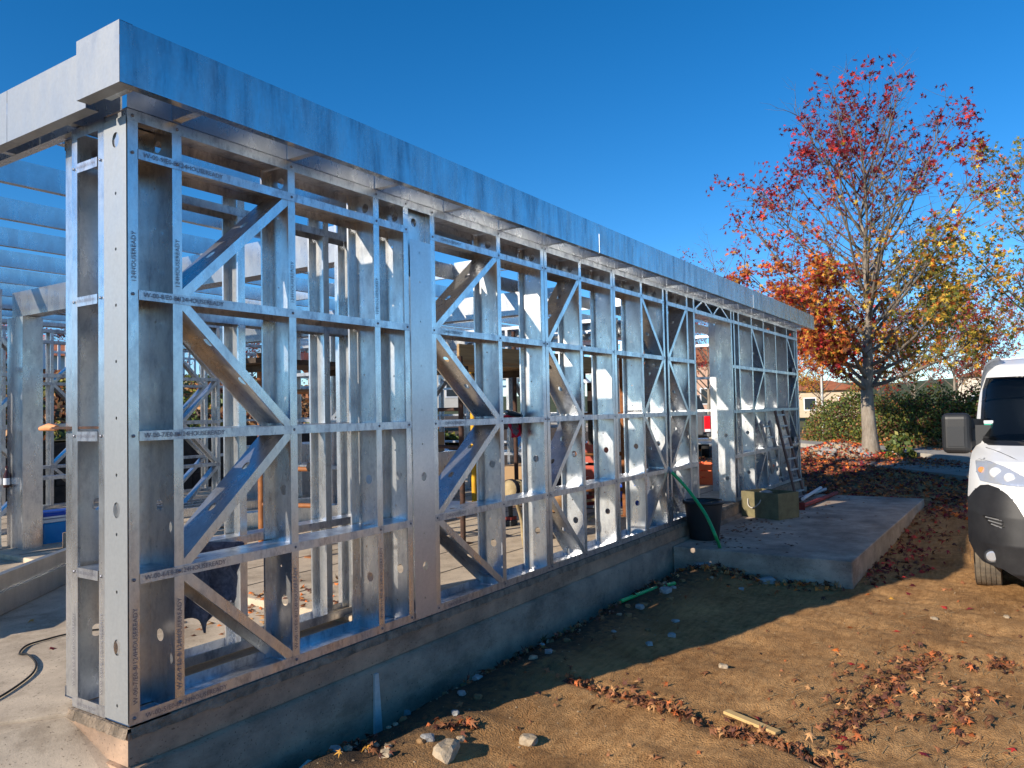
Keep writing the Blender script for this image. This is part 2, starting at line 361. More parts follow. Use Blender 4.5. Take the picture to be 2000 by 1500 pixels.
fr = [(z, a, b) for a, b in panels for z in RZ]+[(2.6, 7.49, 9.0)]
fb = zig(.278, .93, LV, 1)+zig(2.232, 3.0, LV, 1)+zig(3.785, 4.365, LV, 1)+zig(5.835, 6.41, LV, 0)+zig(6.59, 7.19, LV, 1)+zig(10.09, 10.72, LV, 0)+zig(12.33, 13.04, LV, 0)
fb = [b for b in fb]
FW = frame_wall('front_wall_frame', (0, 0, 0), (1, 0, 0), (0, 1, 0), fst, fr, fb, 0, 13.1, holes=True, gaps=[(7.5, 8.99)])
# header truss over the doorway
for a, b in (((7.52, 2.625), (7.85, 2.77)), ((7.87, 2.77), (8.2, 2.625)), ((8.26, 2.625), (8.52, 2.77)), ((8.54, 2.77), (8.9, 2.625))):
    ax = V((b[0]-a[0], 0, b[1]-a[1])); nn = ax.normalized().cross(V((0, 1, 0)))
    obj('brace', csec(V((a[0], .003, a[1]))-nn*.012, ax, V((0, .1, 0)), nn*.024, 0), STEEL, FW)
mb = MB(); mb.box((8.25, .23, 2.7), (1.48, .003, .16)); obj('header_plate', mb, STEEL, FW)
mb = MB(); mb.box((8.25, .11, 2.573), (1.48, .22, .003)); obj('header_soffit', mb, STEEL, FW)
# wide flat cover plate beside the pillar
mb = MB(); web_sheet(mb, V((1.955, -.0065, .012)), V((0, 0, 2.53)), V((.222, 0, 0)), [(.33, .11, .03, .027), (.93, .11, .03, .027)]+[(z, .1, .007, .006) for z in (.12, .55, 1.15, 1.38, 1.68, 1.98, 2.25, 2.45)])
obj('cover_plate', mb, galv('brushed_cover_plate', (.66, .67, .69), (.6, .61, .63), .3, .36), FW)
mb = MB(); web_sheet(mb, V((1.955, .05, 2.3)), V((0, 0, .49)), V((.222, 0, 0)), [(.38, .11, .03, .027)]); obj('back_plate', mb, STEEL, FW)
# return of the corner: panel in the plane x = 0
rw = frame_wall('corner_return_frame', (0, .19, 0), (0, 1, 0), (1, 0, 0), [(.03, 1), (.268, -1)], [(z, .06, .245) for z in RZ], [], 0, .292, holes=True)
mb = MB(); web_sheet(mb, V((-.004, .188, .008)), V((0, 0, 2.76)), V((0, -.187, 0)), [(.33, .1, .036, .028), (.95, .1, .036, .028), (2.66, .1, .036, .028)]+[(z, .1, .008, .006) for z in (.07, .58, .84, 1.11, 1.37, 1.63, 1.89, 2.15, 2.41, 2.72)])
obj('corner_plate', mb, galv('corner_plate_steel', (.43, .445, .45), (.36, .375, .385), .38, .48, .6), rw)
# inner leaf of the pillar
IL = frame_wall('inner_leaf_frame', (.05, .5, 0), (1, 0, 0), (0, 1, 0), [(.03, 1), (.24, 1), (.95, -1), (1.63, -1), (1.9, -1)], [(z, .02, 1.92) for z in RZ], zig(.27, .92, LV, 0)[:0], 0, 1.93, dp=.15)
SUN_BLOCK_LEAF = frame_wall('inner_leaf_frame', (10.2, .5, 0), (1, 0, 0), (0, 1, 0), [(.03, 1)]+[(k*.47, -1) for k in range(1, 6)]+[(2.82, -1)], [(z, .02, 2.84) for z in RZ], zig(.97, 1.38, LV, 0)+zig(1.91, 2.32, LV, 1), 0, 2.85, dp=.235, holes=True)  # leaf added at the far end so its studs stop the low sun
mb = MB(); mb.box((1.995, .62, 1.4), (.003, .25, 2.78)); obj('jamb_plate', mb, STEEL, IL); mb = MB(); mb.box((2.06, .5, 1.4), (.13, .003, 2.78)); obj('jamb_plate', mb, STEEL, IL)
# lettering and screws
CODE = 'W-00-%d/E0-8/124HOUSEREADY'
for i, z in enumerate([0.022]+RZ):
    zz = z if i else .024
    letter(CODE % (5+i), .032, (.075, -.0065, zz), (1, 0, 0), (0, 0, 1), FW)
    letter('124HOUSEREADY', .03, (2.3, -.0065, zz), (1, 0, 0), (0, 0, 1), FW)
    if i < 5: letter('W-00-%d/E0-5/124H' % (i+2), .021, (-.0065, .432, zz), (0, -1, 0), (0, 0, 1), rw)
for x, k in ((.03, 7), (.25, 9), (.955, 10), (1.64, 11)):
    letter(CODE % k, .032, (x, -.0045, .09), (0, 0, 1), (-1, 0, 0), FW)
    letter('%dHOUSEREADY' % 124, .03, (x, -.0045, 2.0), (0, 0, 1), (-1, 0, 0), FW)
letter(CODE % 7, .028, (-.0045, .22, .1), (0, 0, 1), (0, 1, 0), rw); letter(CODE % 8, .026, (-.0045, .462, .1), (0, 0, 1), (0, 1, 0), rw)
for x in (.025, .25, .955, 1.64, 1.925, 2.205, 3.03, 3.70, 3.757, 4.39, 5.07, 5.81, 6.44):
    for z in [.03]+RZ+[2.772]: screw(FW, (x, -.0045, z), (0, -1, 0))
for y in (.22, .458):
    for z in RZ: screw(rw, (-.0045, y, z), (-1, 0, 0))

# roof edge
FY, FX, FT = -.237, -.169, 3.065
fas = None
for a, b in ((FX, 4.337), (4.341, 9.35), (9.354, 13.5)):
    mb = csec((a, FY, H+.003), (b-a, 0, 0), (0, 0, FT-H), (0, .05, 0), .0)
    o = obj('fascia', mb, FASCIA, B)
ya = onX(150, 150, FX).y
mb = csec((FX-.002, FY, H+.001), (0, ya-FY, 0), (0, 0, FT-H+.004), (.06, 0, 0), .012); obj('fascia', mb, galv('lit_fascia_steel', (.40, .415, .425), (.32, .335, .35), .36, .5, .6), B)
fy = ya+.012
for k in range(5):
    y1 = fy+(.75 if k == 0 else 1.9)
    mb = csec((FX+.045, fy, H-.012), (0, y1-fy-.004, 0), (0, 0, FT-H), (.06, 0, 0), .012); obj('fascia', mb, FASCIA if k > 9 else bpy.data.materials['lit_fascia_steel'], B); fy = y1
mb = csec((.0, .0, H+.004), (13.45, 0, 0), (0, 0, FT-H-.006), (0, .05, 0), 0); rim = obj('rim_joist', mb, ROOF, B)
mb = csec((.012, .06, H+.004), (0, 9, 0), (0, 0, FT-H-.006), (.05, 0, 0), 0); obj('rim_joist', mb, ROOF, B)
for x in [-.12]+[.22+.705*k for k in range(19)]:
    obj('outrigger', csec((x, FY+.006, H+.006), (0, -FY-.01, 0), (0, 0, .2), (.045, 0, 0), 0), ROOF, B)
for k in range(14):
    y = .4+.68*k; obj('outrigger', csec((FX+.06, y, H+.006), (.15, 0, 0), (0, 0, .2), (0, .045, 0), 0), ROOF, B)
for k in range(10):
    y = .72+.92*k; obj('roof_joist', csec((.07, y, H+.006), (13.3, 0, 0), (0, 0, .15), (0, .05, 0), .012), ROOF, B)
for x in (4.6, 8.0, 10.8):
    for k in range(9): obj('joist_blocking', csec((x+.02*k, .775+.92*k, H+.03), (0, .86, 0), (0, 0, .15), (.04, 0, 0), 0), ROOF, B)
obj('sun_block_deck', MB().box((7.8, .72, FT+.004), (11.2, 1.3, .004)), ROOF, B)  # added strip above the joists, placed to keep sun off the upper webs
# header beams running back from the front wall, with their columns
for x, y1 in ((2.05, 5.75), (5.6, 9.0), (9.1, 9.0)):
    obj('header_beam', csec((x, .75, 2.5), (0, y1-.75, 0), (0, 0, .27), (.16, 0, 0), .02), ROOF, B)
    mb = MB(); 
    for k in range(int((y1-.8)/.62)): mb.add([(x-.003, .95+.62*k, 2.52), (x-.003, 1.0+.62*k, 2.52), (x-.003, 1.22+.62*k, 2.74)], [(0, 1, 2)])
mb = MB(); mb.box((2.02, 5.62, 1.24), (.005, .34, 2.5)); mb.box((2.12, 5.45, 1.24), (.2, .005, 2.5)); mb.box((2.22, 5.62, 1.24), (.005, .34, 2.5)); obj('column', mb, STEEL, B)

# inner partitions and the back and end walls
def std(u0, u1, sp=.7, s=-1): 
    n = max(1, round((u1-u0)/sp)); return [(u0+.03, 1)]+[(u0+(u1-u0)*k/n, s) for k in range(1, n)]+[(u1-.03, -1)]
def part(name, org, ud, dd, L, dp=.15, zb=(0, 2), gaps=(), h=H, skip=()):
    n = max(1, round(L/.7)); st = [q for q in std(0, L) if not any(a < q[0] < b for a, b in gaps)]
    for a, b in gaps: st += [(a-.03, -1), (b+.03, 1)]
    rl = []; a = 0
    for g0, g1 in gaps: rl += [(z, a, g0) for z in RZ]; a = g1
    rl += [(z, a, L) for z in RZ]
    br = []
    for k in zb:
        if k < n: br += zig(L*k/n+.03, L*(k+1)/n-.03, LV, k % 2)
    return frame_wall(name, org, ud, dd, st, rl, br, 0, L, dp=dp, h=h, gaps=gaps)
part('back_wall_frame', (2.1, 9.25, 0), (1, 0, 0), (0, 1, 0), 11.0, zb=(1, 3, 6, 9, 12))
part('porch_wall_frame', (-.6, 5.75, 0), (1, 0, 0), (0, 1, 0), 2.55, zb=(0, 2))
part('end_wall_frame', (13.1, .02, 0), (0, 1, 0), (-1, 0, 0), 9.2, zb=(0, 4, 8))
part('partition_frame', (8.9, 1.8, 0), (0, 1, 0), (1, 0, 0), 7.4, zb=(0, 5), gaps=[(2.9, 3.8)])
part('partition_frame', (5.6, 5.4, 0), (1, 0, 0), (0, 1, 0), 3.2, zb=(1, 3))
part('partition_frame', (2.2, 6.9, 0), (1, 0, 0), (0, 1, 0), 3.3, zb=(0, 2, 4))
part('partition_frame', (5.5, 2.9, 0), (0, 1, 0), (1, 0, 0), 2.4, zb=(1,))
part('partition_frame', (9.1, 4.2, 0), (1, 0, 0), (0, 1, 0), 4.0, zb=(1,), gaps=[(1.5, 2.4)])
# ------------------------------------------------------------------ foliage helpers
def star(bend=.25):
    o = []; ang = [90, 35, 150, -20, 200]
    lob = sorted(ang)
    for i, a in enumerate(lob):
        a = math.radians(a); L = 1.0 if abs(a-math.pi/2) < .1 else .88 if -.1 < a < 3.0 else .62
        o.append((a, L)); nxt = math.radians(lob[(i+1) % 5]+(360 if i == 4 else 0)); o.append(((a+nxt)/2, .3 if i < 4 else .12))
    P = [(0, 0, .1*bend)]+[(.5*L*math.cos(a), .5*L*math.sin(a), -bend*.5*L*L+(.06 if k % 4 == 0 else -.03)) for k, (a, L) in enumerate(o)]
    n = len(o); return np.array(P), np.array([(0, 1+k, 1+(k+1) % n) for k in range(n)])
def diamond():
    return np.array([(0, -.5, 0), (.28, 0, .06), (0, .5, 0), (-.28, 0, .06)]), np.array([(0, 1, 2, 3)])
def rotmats(n, tilt):
    """random rotations: yaw anywhere, tilted from horizontal by about `tilt` rad"""
    a = rng.uniform(0, 2*np.pi, n); b = rng.normal(0, tilt, n); c = rng.normal(0, tilt, n)
    ca, sa, cb, sb, cc, sc = np.cos(a), np.sin(a), np.cos(b), np.sin(b), np.cos(c), np.sin(c)
    Rz = np.zeros((n, 3, 3)); Rz[:, 0, 0] = ca; Rz[:, 0, 1] = -sa; Rz[:, 1, 0] = sa; Rz[:, 1, 1] = ca; Rz[:, 2, 2] = 1
    Rx = np.zeros((n, 3, 3)); Rx[:, 0, 0] = 1; Rx[:, 1, 1] = cb; Rx[:, 1, 2] = -sb; Rx[:, 2, 1] = sb; Rx[:, 2, 2] = cb
    Ry = np.zeros((n, 3, 3)); Ry[:, 1, 1] = 1; Ry[:, 0, 0] = cc; Ry[:, 0, 2] = sc; Ry[:, 2, 0] = -sc; Ry[:, 2, 2] = cc
    return np.einsum('nij,njk,nkl->nil', Rx, Ry, Rz)
def leaf_mesh(name, pos, size, col, shape, tilt=1.2):
    pos = np.asarray(pos, float); n = len(pos); P, Fc = shape; Rm = rotmats(n, tilt)
    size = np.asarray(size).reshape(-1, 1, 1)*np.ones((n, 1, 1))
    vv = np.einsum('nij,kj->nki', Rm, P)*size+pos[:, None, :]
    k = len(P); ff = (Fc[None]+(np.arange(n)*k)[:, None, None]).reshape(-1, Fc.shape[1])
    me = bpy.data.meshes.new(name); me.vertices.add(n*k); me.vertices.foreach_set('co', vv.reshape(-1))
    fl = ff.shape[1]; me.loops.add(ff.size); me.loops.foreach_set('vertex_index', ff.reshape(-1)); me.polygons.add(len(ff))
    me.polygons.foreach_set('loop_start', np.arange(0, ff.size, fl)); me.update(calc_edges=True); me.validate()
    at = me.color_attributes.new('tint', 'FLOAT_COLOR', 'POINT')
    cc = np.ones((n, k, 4)); cc[:, :, :3] = np.asarray(col)[:, None, :]; at.data.foreach_set('color', cc.reshape(-1)); return me
def leafmat(name, trans=.35, rough=.6):
    M = mat(name, (.1, .1, .1), rough, 0, .3); n, l, b = nodes(M)
    a = n.new('ShaderNodeVertexColor'); a.layer_name = 'tint'; l.new(a.outputs[0], b.inputs['Base Color'])
    if trans:
        t = n.new('ShaderNodeBsdfTranslucent'); l.new(a.outputs[0], t.inputs[0]); x = n.new('ShaderNodeMixShader'); x.inputs[0].default_value = trans
        l.new(b.outputs[0], x.inputs[1]); l.new(t.outputs[0], x.inputs[2]); l.new(x.outputs[0], n['Material Output'].inputs[0])
    return M
LEAF = leafmat('autumn_leaf'); LITTER = leafmat('fallen_leaf_litter', .0, .7); GREEN = leafmat('shrub_leaf', .25, .5)
PAL = dict(crim=(.17, .011, .022), red=(.5, .035, .03), oran=(.62, .16, .03), amber=(.6, .30, .05), yel=(.62, .42, .05), olive=(.20, .18, .03), grn=(.095, .135, .03), brown=(.24, .095, .04), dk=(.11, .04, .025), tan=(.42, .22, .09), rust=(.36, .1, .03))
def pick(names, n, var=.25):
    a = np.array([PAL[q] for q in names]); i = rng.integers(0, len(names), n); return np.clip(a[i]*(1+rng.normal(0, var, (n, 1))), .005, .9)
TWIG = noisy('dark_twig_bark', (.22, .18, .145), (.12, .1, .08), 10, .95, .5, .02, 22)
BARK = noisy('grey_bark', (.34, .29, .23), (.2, .165, .13), 10, .95, .7, .02, 22, stretch=(1, 1, .35))

def make_tree(name, base, ht, cr, tr, seed, nleaf, colf, clear, label, nl=26, lsize=.17, group=None, nsub=8, upper=.35, low=1., droop=0.):
    R = random.Random(seed); base = V(base); wood = MB(); tips = []; T = empty(name, base, label, 'tree', group)
    def poly(p, d, L, n, wob, lift):
        pts = [V(p)]; d = V(d).normalized()
        for i in range(n):
            d = (d+V((R.uniform(-wob, wob), R.uniform(-wob, wob), R.uniform(-wob, wob)+lift))).normalized(); pts.append(pts[-1]+d*(L/n))
        return pts
    lead = [V((0, 0, -.15))]
    for k in range(1, 15): lead.append(V((R.uniform(-.07, .07)*ht*.12, R.uniform(-.07, .07)*ht*.12, ht*.97*k/14)))
    lr = [tr*1.25]+[tr*max(.05, 1-k/14.5)**1.6 for k in range(1, 15)]
    trunk = MB().tube(lead, lr, 10)
    under(T, 'trunk', MB().add([V(v)+base for v in trunk.v], trunk.f, True), BARK)
    for i in range(nl):
        f = (i+.5)/nl; h = clear+(ht*.9-clear)*f**1.1; az = i*2.39996+R.uniform(-.4, .4)
        k = min(13, h/(ht*.97)*14); j = int(k); p = lead[j].lerp(lead[min(14, j+1)], k-j)
        prof = math.sqrt(max(.06, 1-((f-.3)/.72)**2)); L = cr*prof*R.uniform(.8, 1.15)+ht*.05
        el = math.radians(R.uniform(22, 42)+26*f-(16 if f < droop else 0))
        lim = poly(p, (math.cos(az)*math.cos(el), math.sin(az)*math.cos(el), math.sin(el)), L*1.15, 7, .1, .06)
        r0 = max(.01, tr*.29*(1-f*.72)); wood.tube(lim, [r0*(1-q/8.5) for q in range(8)], 5, False)
        for s_ in range(nsub):
            t = .2+.8*(s_+R.random())/nsub; q = min(6.99, t*7); a = lim[int(q)].lerp(lim[int(q)+1], q-int(q)); dd = (lim[int(q)+1]-lim[int(q)]).normalized()
            sd_ = dd.orthogonal().normalized(); sd_.rotate(Matrix.Rotation(R.uniform(0, 6.28), 3, dd))
            sub = poly(a, dd*.7+sd_*.8+V((0, 0, .15)), L*R.uniform(.22, .42)*(1.15-t*.5), 4, .16, .05)
            wood.tube(sub, [r0*.34, r0*.28, r0*.22, r0*.15, r0*.08], 4, False); tips.append((sub[-1], f))
            for w_ in range(4):
                q2 = R.uniform(1, 3.99); a2 = sub[int(q2)].lerp(sub[int(q2)+1], q2-int(q2)); d2 = V((R.uniform(-1, 1), R.uniform(-1, 1), R.uniform(-.4, .8)))
                tw = poly(a2, d2+dd*.6, L*R.uniform(.08, .16)+.12, 2, .2, -.02); wood.tube(tw, [r0*.13, r0*.1, r0*.05], 3, False); tips.append((tw[-1], f)); tips.append((tw[1], f))
    under(T, 'limbs', MB().add([V(v)+base for v in wood.v], wood.f, True), TWIG)
    P = np.array([tuple(t[0]) for t in tips]); 
    cl = np.array([.5+.5*noise.noise(V(p)*.55+V((seed, 0, 0))) for p in P]); wgt = np.clip(cl-.17, .03, 1)**1.3*np.where(P[:, 2] > ht*.6, upper, 1.)*np.where(P[:, 2] < ht*.36, low, 1.)
    rad = np.hypot(P[:, 0], P[:, 1])/cr; wgt *= .35+rad
    nleaf = nleaf//5*5; ix = np.repeat(rng.choice(len(P), nleaf//5, p=wgt/wgt.sum()), 5); pos = P[ix]+np.repeat(rng.normal(0, .1, (nleaf//5, 3)), 5, 0)+rng.normal(0, .085, (nleaf, 3))-np.array([0, 0, .07])
    col = colf(pos, ht, cr); link('crown', leaf_mesh('crown', pos, rng.uniform(.7, 1.25, nleaf)*lsize, col, star(.3), 1.1), LEAF, T)
    return T
def col_main(p, ht, cr):
    n = len(p); h = p[:, 2]/ht; s = p[:, 1]/cr      # +y = towards the building
    out = pick(['crim', 'crim', 'red'], n)
    lowL = pick(['red', 'oran', 'oran', 'crim', 'amber'], n); lowR = pick(['amber', 'yel', 'olive', 'olive', 'oran', 'grn', 'yel'], n); lowM = pick(['oran', 'red', 'amber', 'brown', 'crim', 'yel'], n)
    u = rng.random(n)
    low = np.where((s > .2+.3*(u-.5))[:, None], lowL, np.where((s < -.15+.3*(u-.5))[:, None], lowR, lowM))
    return np.where((h+.3*(u-.5) > .7)[:, None], out, low)
TB = onZ(1703, 893, -.1)
make_tree('autumn_tree', (TB.x, TB.y, -.12), 9.5, 3.15, .225, 5, 15500, col_main, 1.7, 'tall tree with red, orange and yellow star leaves and a pale grey trunk', 54, .2, nsub=10, upper=.17, low=1.5, droop=.22)
redc = lambda p, ht, cr: pick(['crim', 'red', 'crim', 'brown'], len(p))
grnc = lambda p, ht, cr: pick(['grn', 'olive', 'yel', 'olive', 'amber', 'oran', 'grn'], len(p))
def at(px, py, dist): d = ray(px, py); return CAM+d*(dist/d.dot(fw))
q = at(1402, 760, 38); make_tree('autumn_tree', (q.x, q.y, -.1), 9.6, 2.6, .13, 11, 900, redc, 2.0, 'slender half bare tree with sparse dark red leaves behind the roof end', 20, .16, nsub=7)
q = at(2120, 850, 24); make_tree('autumn_tree', (q.x, q.y, -.1), 8.2, 4.2, .2, 21, 5200, grnc, 2.0, 'tree still mostly green and yellow reaching in above the white van', 26, .2, nsub=8, upper=.8)
q = at(1790, 850, 46); make_tree('autumn_tree', (q.x, q.y, -.1), 6.6, 3.0, .13, 31, 2600, redc, 1.6, 'low dark red tree across the road behind the hedge', 20, .2)
q = at(1610, 850, 52); make_tree('autumn_tree', (q.x, q.y, -.1), 6.0, 3.2, .13, 35, 2600, lambda p, h, c: pick(['oran', 'amber', 'yel', 'brown'], len(p)), 1.4, 'low amber tree across the road in front of the orange roofed house', 20, .2)
for k, (px, ds, hh, fn) in enumerate(((1868, 40, 6.0, 0), (1940, 44, 6.4, 1), (1720, 58, 6.2, 1), (1540, 60, 6.4, 1))):
    q = at(px, 850, ds); make_tree('autumn_tree', (q.x, q.y, -.1), hh, 3.2, .13, 70+k, 3800, (redc if fn == 0 else (lambda p, h, c: pick(['oran', 'amber', 'yel', 'olive', 'red'], len(p)))), 1.0, ('rounded red tree behind the hedge beside the van', 'rounded orange and yellow tree behind the van roof', 'rounded amber tree far behind the tall tree trunk', 'rounded amber tree far behind the roof end')[k], 22, .22, upper=1)
q = at(1385, 800, 34); make_tree('autumn_tree', (q.x, q.y, .2), 5.2, 2.6, .12, 41, 3200, redc, 1.2, 'bushy red tree seen through the doorway above the grey pickup', 18, .17)
for k, (px, ds, h_) in enumerate(((300, 24, 3.6), (470, 26, 3.4), (560, 27, 3.2), (20, 26, 3.2))):
    q = at(px, 700, ds); make_tree('red_bush_tree', (q.x, q.y, 1.9), h_*.72, 1.5, .07, 50+k, 1500, redc, .5, 'small bright red tree on top of the bank seen through the frame', 14, .15, group='red trees on the bank', nsub=6, upper=1)

# ------------------------------------------------------------------ road, kerb, verge, hedge, houses, bank
ZR = -.085
K1, K2 = onZ(1580, 874, ZR), onZ(1990, 912, ZR); kd = (K2-K1); kd.z = 0; kd.normalize(); kn = V((kd.y, -kd.x, 0))
if kn.dot(V((1, 0, 0))) < 0: kn = -kn
def strip(name, o0, o1, z0, z1, M, L0=-60, L1=60):
    mb = MB(); c = [K1+kd*L0+kn*o0, K1+kd*L1+kn*o0, K1+kd*L1+kn*o1, K1+kd*L0+kn*o1]; mb.prism([(p.x, p.y, z0) for p in c], (0, 0, z1-z0)); return obj(name, mb, M, kind='structure')
strip('road', -2.4, 0, -.4, ZR, noisy('asphalt', (.3, .255, .2), (.2, .17, .135), 3, .9, .3, .01, 60))
strip('pavement', .0, 2.6, -.4, ZR+.06, noisy('pale_paving', (.42, .39, .33), (.3, .28, .24), 3, .9, .2, .01, 30))
strip('verge', 2.6, 60, -.4, ZR+.08, noisy('verge_grass', (.10, .13, .035), (.17, .11, .05), 2, .95, .5, .03, 20))
kerb = empty('kerb', (K1.x, K1.y, 0), 'pale stone kerb along the far side of the road', 'kerb')
for k in range(-14, 14):
    a = K1+kd*(k*1.0+.01); b = K1+kd*(k*1.0+.985); mb = MB(); mb.bar((a.x, a.y, ZR+.03), (b.x, b.y, ZR+.03), .14, .2); under(kerb, 'kerb_stone', mb, noisy('kerb_stone', (.46, .42, .35), (.36, .33, .28), 6) if k == -14 else bpy.data.materials['kerb_stone'])
def shrub(name, c, rx, ry, rz, n, names, label, group, size=.12, cat='shrub'):
    T = empty(name, c, label, cat, group); c = V(c)
    d = rng.normal(0, 1, (n, 3)); d /= np.linalg.norm(d, axis=1)[:, None]; d[:, 2] = np.abs(d[:, 2]); r = rng.uniform(.75, 1.02, (n, 1))
    r *= np.array([1+.28*noise.noise(V(q)*2.2+c) for q in d])[:, None]
    pos = d*r*np.array([rx, ry, rz]); link('foliage', leaf_mesh('foliage', pos, rng.uniform(.7, 1.3, n)*size, pick(names, n, .35), diamond(), 1.3), GREEN, T)
    mb = MB()
    for k in range(7): a = k*.9; mb.tube([c+V((0, 0, -.05)), c+V((rx*.3*math.cos(a), ry*.3*math.sin(a), rz*.45)), c+V((rx*.6*math.cos(a), ry*.6*math.sin(a), rz*.72))], [.03, .022, .008], 4)
    under(T, 'stems', mb, WOODD)
for k, px in enumerate((1555, 1592, 1630, 1668, 1712, 1756, 1800, 1845, 1890, 1945, 2010)):
    g = onZ(px, 866+(px-1580)*.05, ZR); c = g+kn*random.uniform(1.5, 2.6); c.z = ZR
    shrub('hedge_shrub', c, 1.35, 1.5, 1.75+.25*math.sin(k*2.1)+(.25 if px > 1830 else 0), 4600, ['grn', 'grn', 'olive', 'grn', 'dk'] if k % 3 else ['grn', 'olive', 'brown', 'grn'], 'dark evergreen hedge shrub growing along the pavement edge', 'evergreen shrubs along the road', .095)
# leaf litter under the hedge
def scatter(name, pts, size, names, tilt=.35, par=None, **k): return link(name, leaf_mesh(name, pts, size, pick(names, len(pts), .3), star(.8) if tilt > .45 else star(.4), tilt), LITTER, par, kind='stuff', **k)
n = 2600; tt = rng.uniform(-9, 16, n); oo = rng.gamma(2, .5, n)
pp = np.array([tuple(K1+kd*float(a)+kn*float(1.7+b)) for a, b in zip(tt, oo)]); pp[:, 2] = ZR+.1+rng.uniform(0, .25, n)*(oo > .6)
scatter('verge_leaf_litter', pp, rng.uniform(.1, .17, n), ['brown', 'tan', 'oran', 'brown'], .5, label='brown fallen leaves banked up under the roadside hedge', cat='leaf litter')

def house(px, dist, zb, w_, d_, h_, wallc, label, rot=0.):
    q = at(px, 780, dist); o = V((q.x, q.y, zb)); T = empty('house', o, label, 'house')
    ux = V((math.cos(rot), math.sin(rot), 0)); uy = V((-ux.y, ux.x, 0)); A = (ux, uy, V((0, 0, 1))); W = lambda a, b, c: o+ux*a+uy*b+V((0, 0, c))
    under(T, 'wall', MB().box(W(0, 0, h_/2), (d_, w_, h_), A), noisy('render_'+str(px), wallc, tuple(c*.85 for c in wallc), 1, .9, 0))
    e = .5; rh = h_*.38; mb = MB()
    mb.add([W(-d_/2-e, -w_/2-e, h_), W(d_/2+e, -w_/2-e, h_), W(d_/2+e, w_/2+e, h_), W(-d_/2-e, w_/2+e, h_), W(0, -w_/2+d_/2.4, h_+rh), W(0, w_/2-d_/2.4, h_+rh)],
           [(0, 1, 4), (1, 2, 5, 4), (2, 3, 5), (3, 0, 4, 5), (3, 2, 1, 0)])
    rf = under(T, 'roof', mb, bpy.data.materials.get('roof_tiles') or noisy('roof_tiles', (.50, .17, .07), (.34, .11, .05), 1.2, .9, .3, .05, 6))
    c = under(T, 'chimney', MB().box(W(d_*.1, w_*.2, h_+rh*.9), (.6, .6, 1.3), A), bpy.data.materials['render_'+str(px)])
    nw = max(2, int(w_/3))
    for fl in range(max(1, int(h_/2.7))):
        for k in range(nw):
            y = -w_/2+w_*(k+.5)/nw; z = 1.6+2.8*fl
            wd = under(T, 'window', MB().box(W(-d_/2-.01, y, z), (.06, 1.25, 1.35), A), WHPL)
            pn = obj('pane', MB().box(W(-d_/2-.05, y, z), (.02, 1.05, 1.15), A), mat_pane, wd)
    return T
mat_pane = mat('window_pane', (.03, .04, .05), .15)
house(1590, 84, -.2, 10, 8, 3.0, (.62, .5, .36), 'cream house with orange tiled roof far behind the amber tree', .1)
house(2030, 95, -.2, 16, 10, 4.6, (.7, .62, .5), 'long pale house with orange tiled roof far beyond the white van', -.1)
house(1330, 66, .6, 12, 9, 4.3, (.7, .45, .33), 'salmon house with orange tiled roof far behind the steel frame', .5)
house(150, 45, 2.2, 9, 8, 2.6, (.7, .7, .7), 'white house behind the palisade fence on the bank', 1.1)
house(760, 60, 1.5, 12, 8, 3.2, (.62, .6, .55), 'grey white house behind the bank seen through the steel frame', .8)
# slim pale post
q = at(1606, 790, 36); mb = MB(); mb.tube([(q.x, q.y, -.1), (q.x, q.y, 2.9)], [.06, .045], 8); mb.lathe((q.x, q.y, 2.88), [(.05, 0), (.11, .04), (.11, .2), (.03, .26), (0, .26)], 10)
obj('lamp_post', mb, mat('pale_paint', (.6, .58, .54), .5), label='slim pale lamp post standing behind the hedge', cat='lamp post')

hv = []; NA = 120
for k in range(NA+1):
    a = math.radians(-60+160*k/NA); r = 320; z = 9+6*noise.noise(V((a*4, 0, 0)))+3*noise.noise(V((a*13, 1, 0)))
    hv += [(r*math.cos(a), r*math.sin(a), -2), ((r+40)*math.cos(a), (r+40)*math.sin(a), z*.8), ((r+90)*math.cos(a), (r+90)*math.sin(a), z)]
me = bpy.data.meshes.new('hills'); me.from_pydata(hv, [], [(3*k+j, 3*k+3+j, 3*k+4+j, 3*k+1+j) for k in range(NA) for j in (0, 1)]); me.polygons.foreach_set('use_smooth', [True]*len(me.polygons)); link('hills', me, noisy('wooded_hill', (.09, .1, .05), (.05, .065, .03), .15, .95, .6, 1, .5), kind='structure')
# bank behind the building
RWY = 12.4
bv = []; bx = list(np.arange(-22, 27, .7)); prof = [(0, .92), (.5, 1.0), (1.6, 1.35), (3.2, 1.95), (5, 2.35), (7, 2.5), (14, 2.5), (60, 2.6)]
for x in bx:
    k = 1-sstep((x-15)/8)
    for dy, z in prof: bv.append((x, RWY+dy, -.2+(z+.2)*k+.12*noise.noise(V((x*.6, dy*.8, 0)))*k))
nb = len(prof); me = bpy.data.meshes.new('embankment'); me.from_pydata(bv, [], [(i*nb+j, (i+1)*nb+j, (i+1)*nb+j+1, i*nb+j+1) for i in range(len(bx)-1) for j in range(nb-1)])
link('embankment', me, noisy('bank_soil', (.11, .085, .045), (.07, .08, .03), 2, .95, .5, .03), kind='structure')
rwall = empty('retaining_wall', (6, RWY, 0), 'dark stone retaining wall at the foot of the bank behind the building', 'retaining wall')
DKST = noisy('dark_wall_stone', (.075, .06, .05), (.035, .03, .026), 5, .95, .8, .02)
for k in range(-12, 15):
    for j in range(3):
        x = k*1.15+(.5 if j % 2 else 0)
        under(rwall, 'stone', MB().box((x, RWY-.08+random.uniform(-.03, .03), -.32+j*.42+.2), (1.13, .22, .405)), DKST)
n = 16000; px_ = rng.uniform(-6, 20, n); dy = rng.uniform(0, 6.5, n)
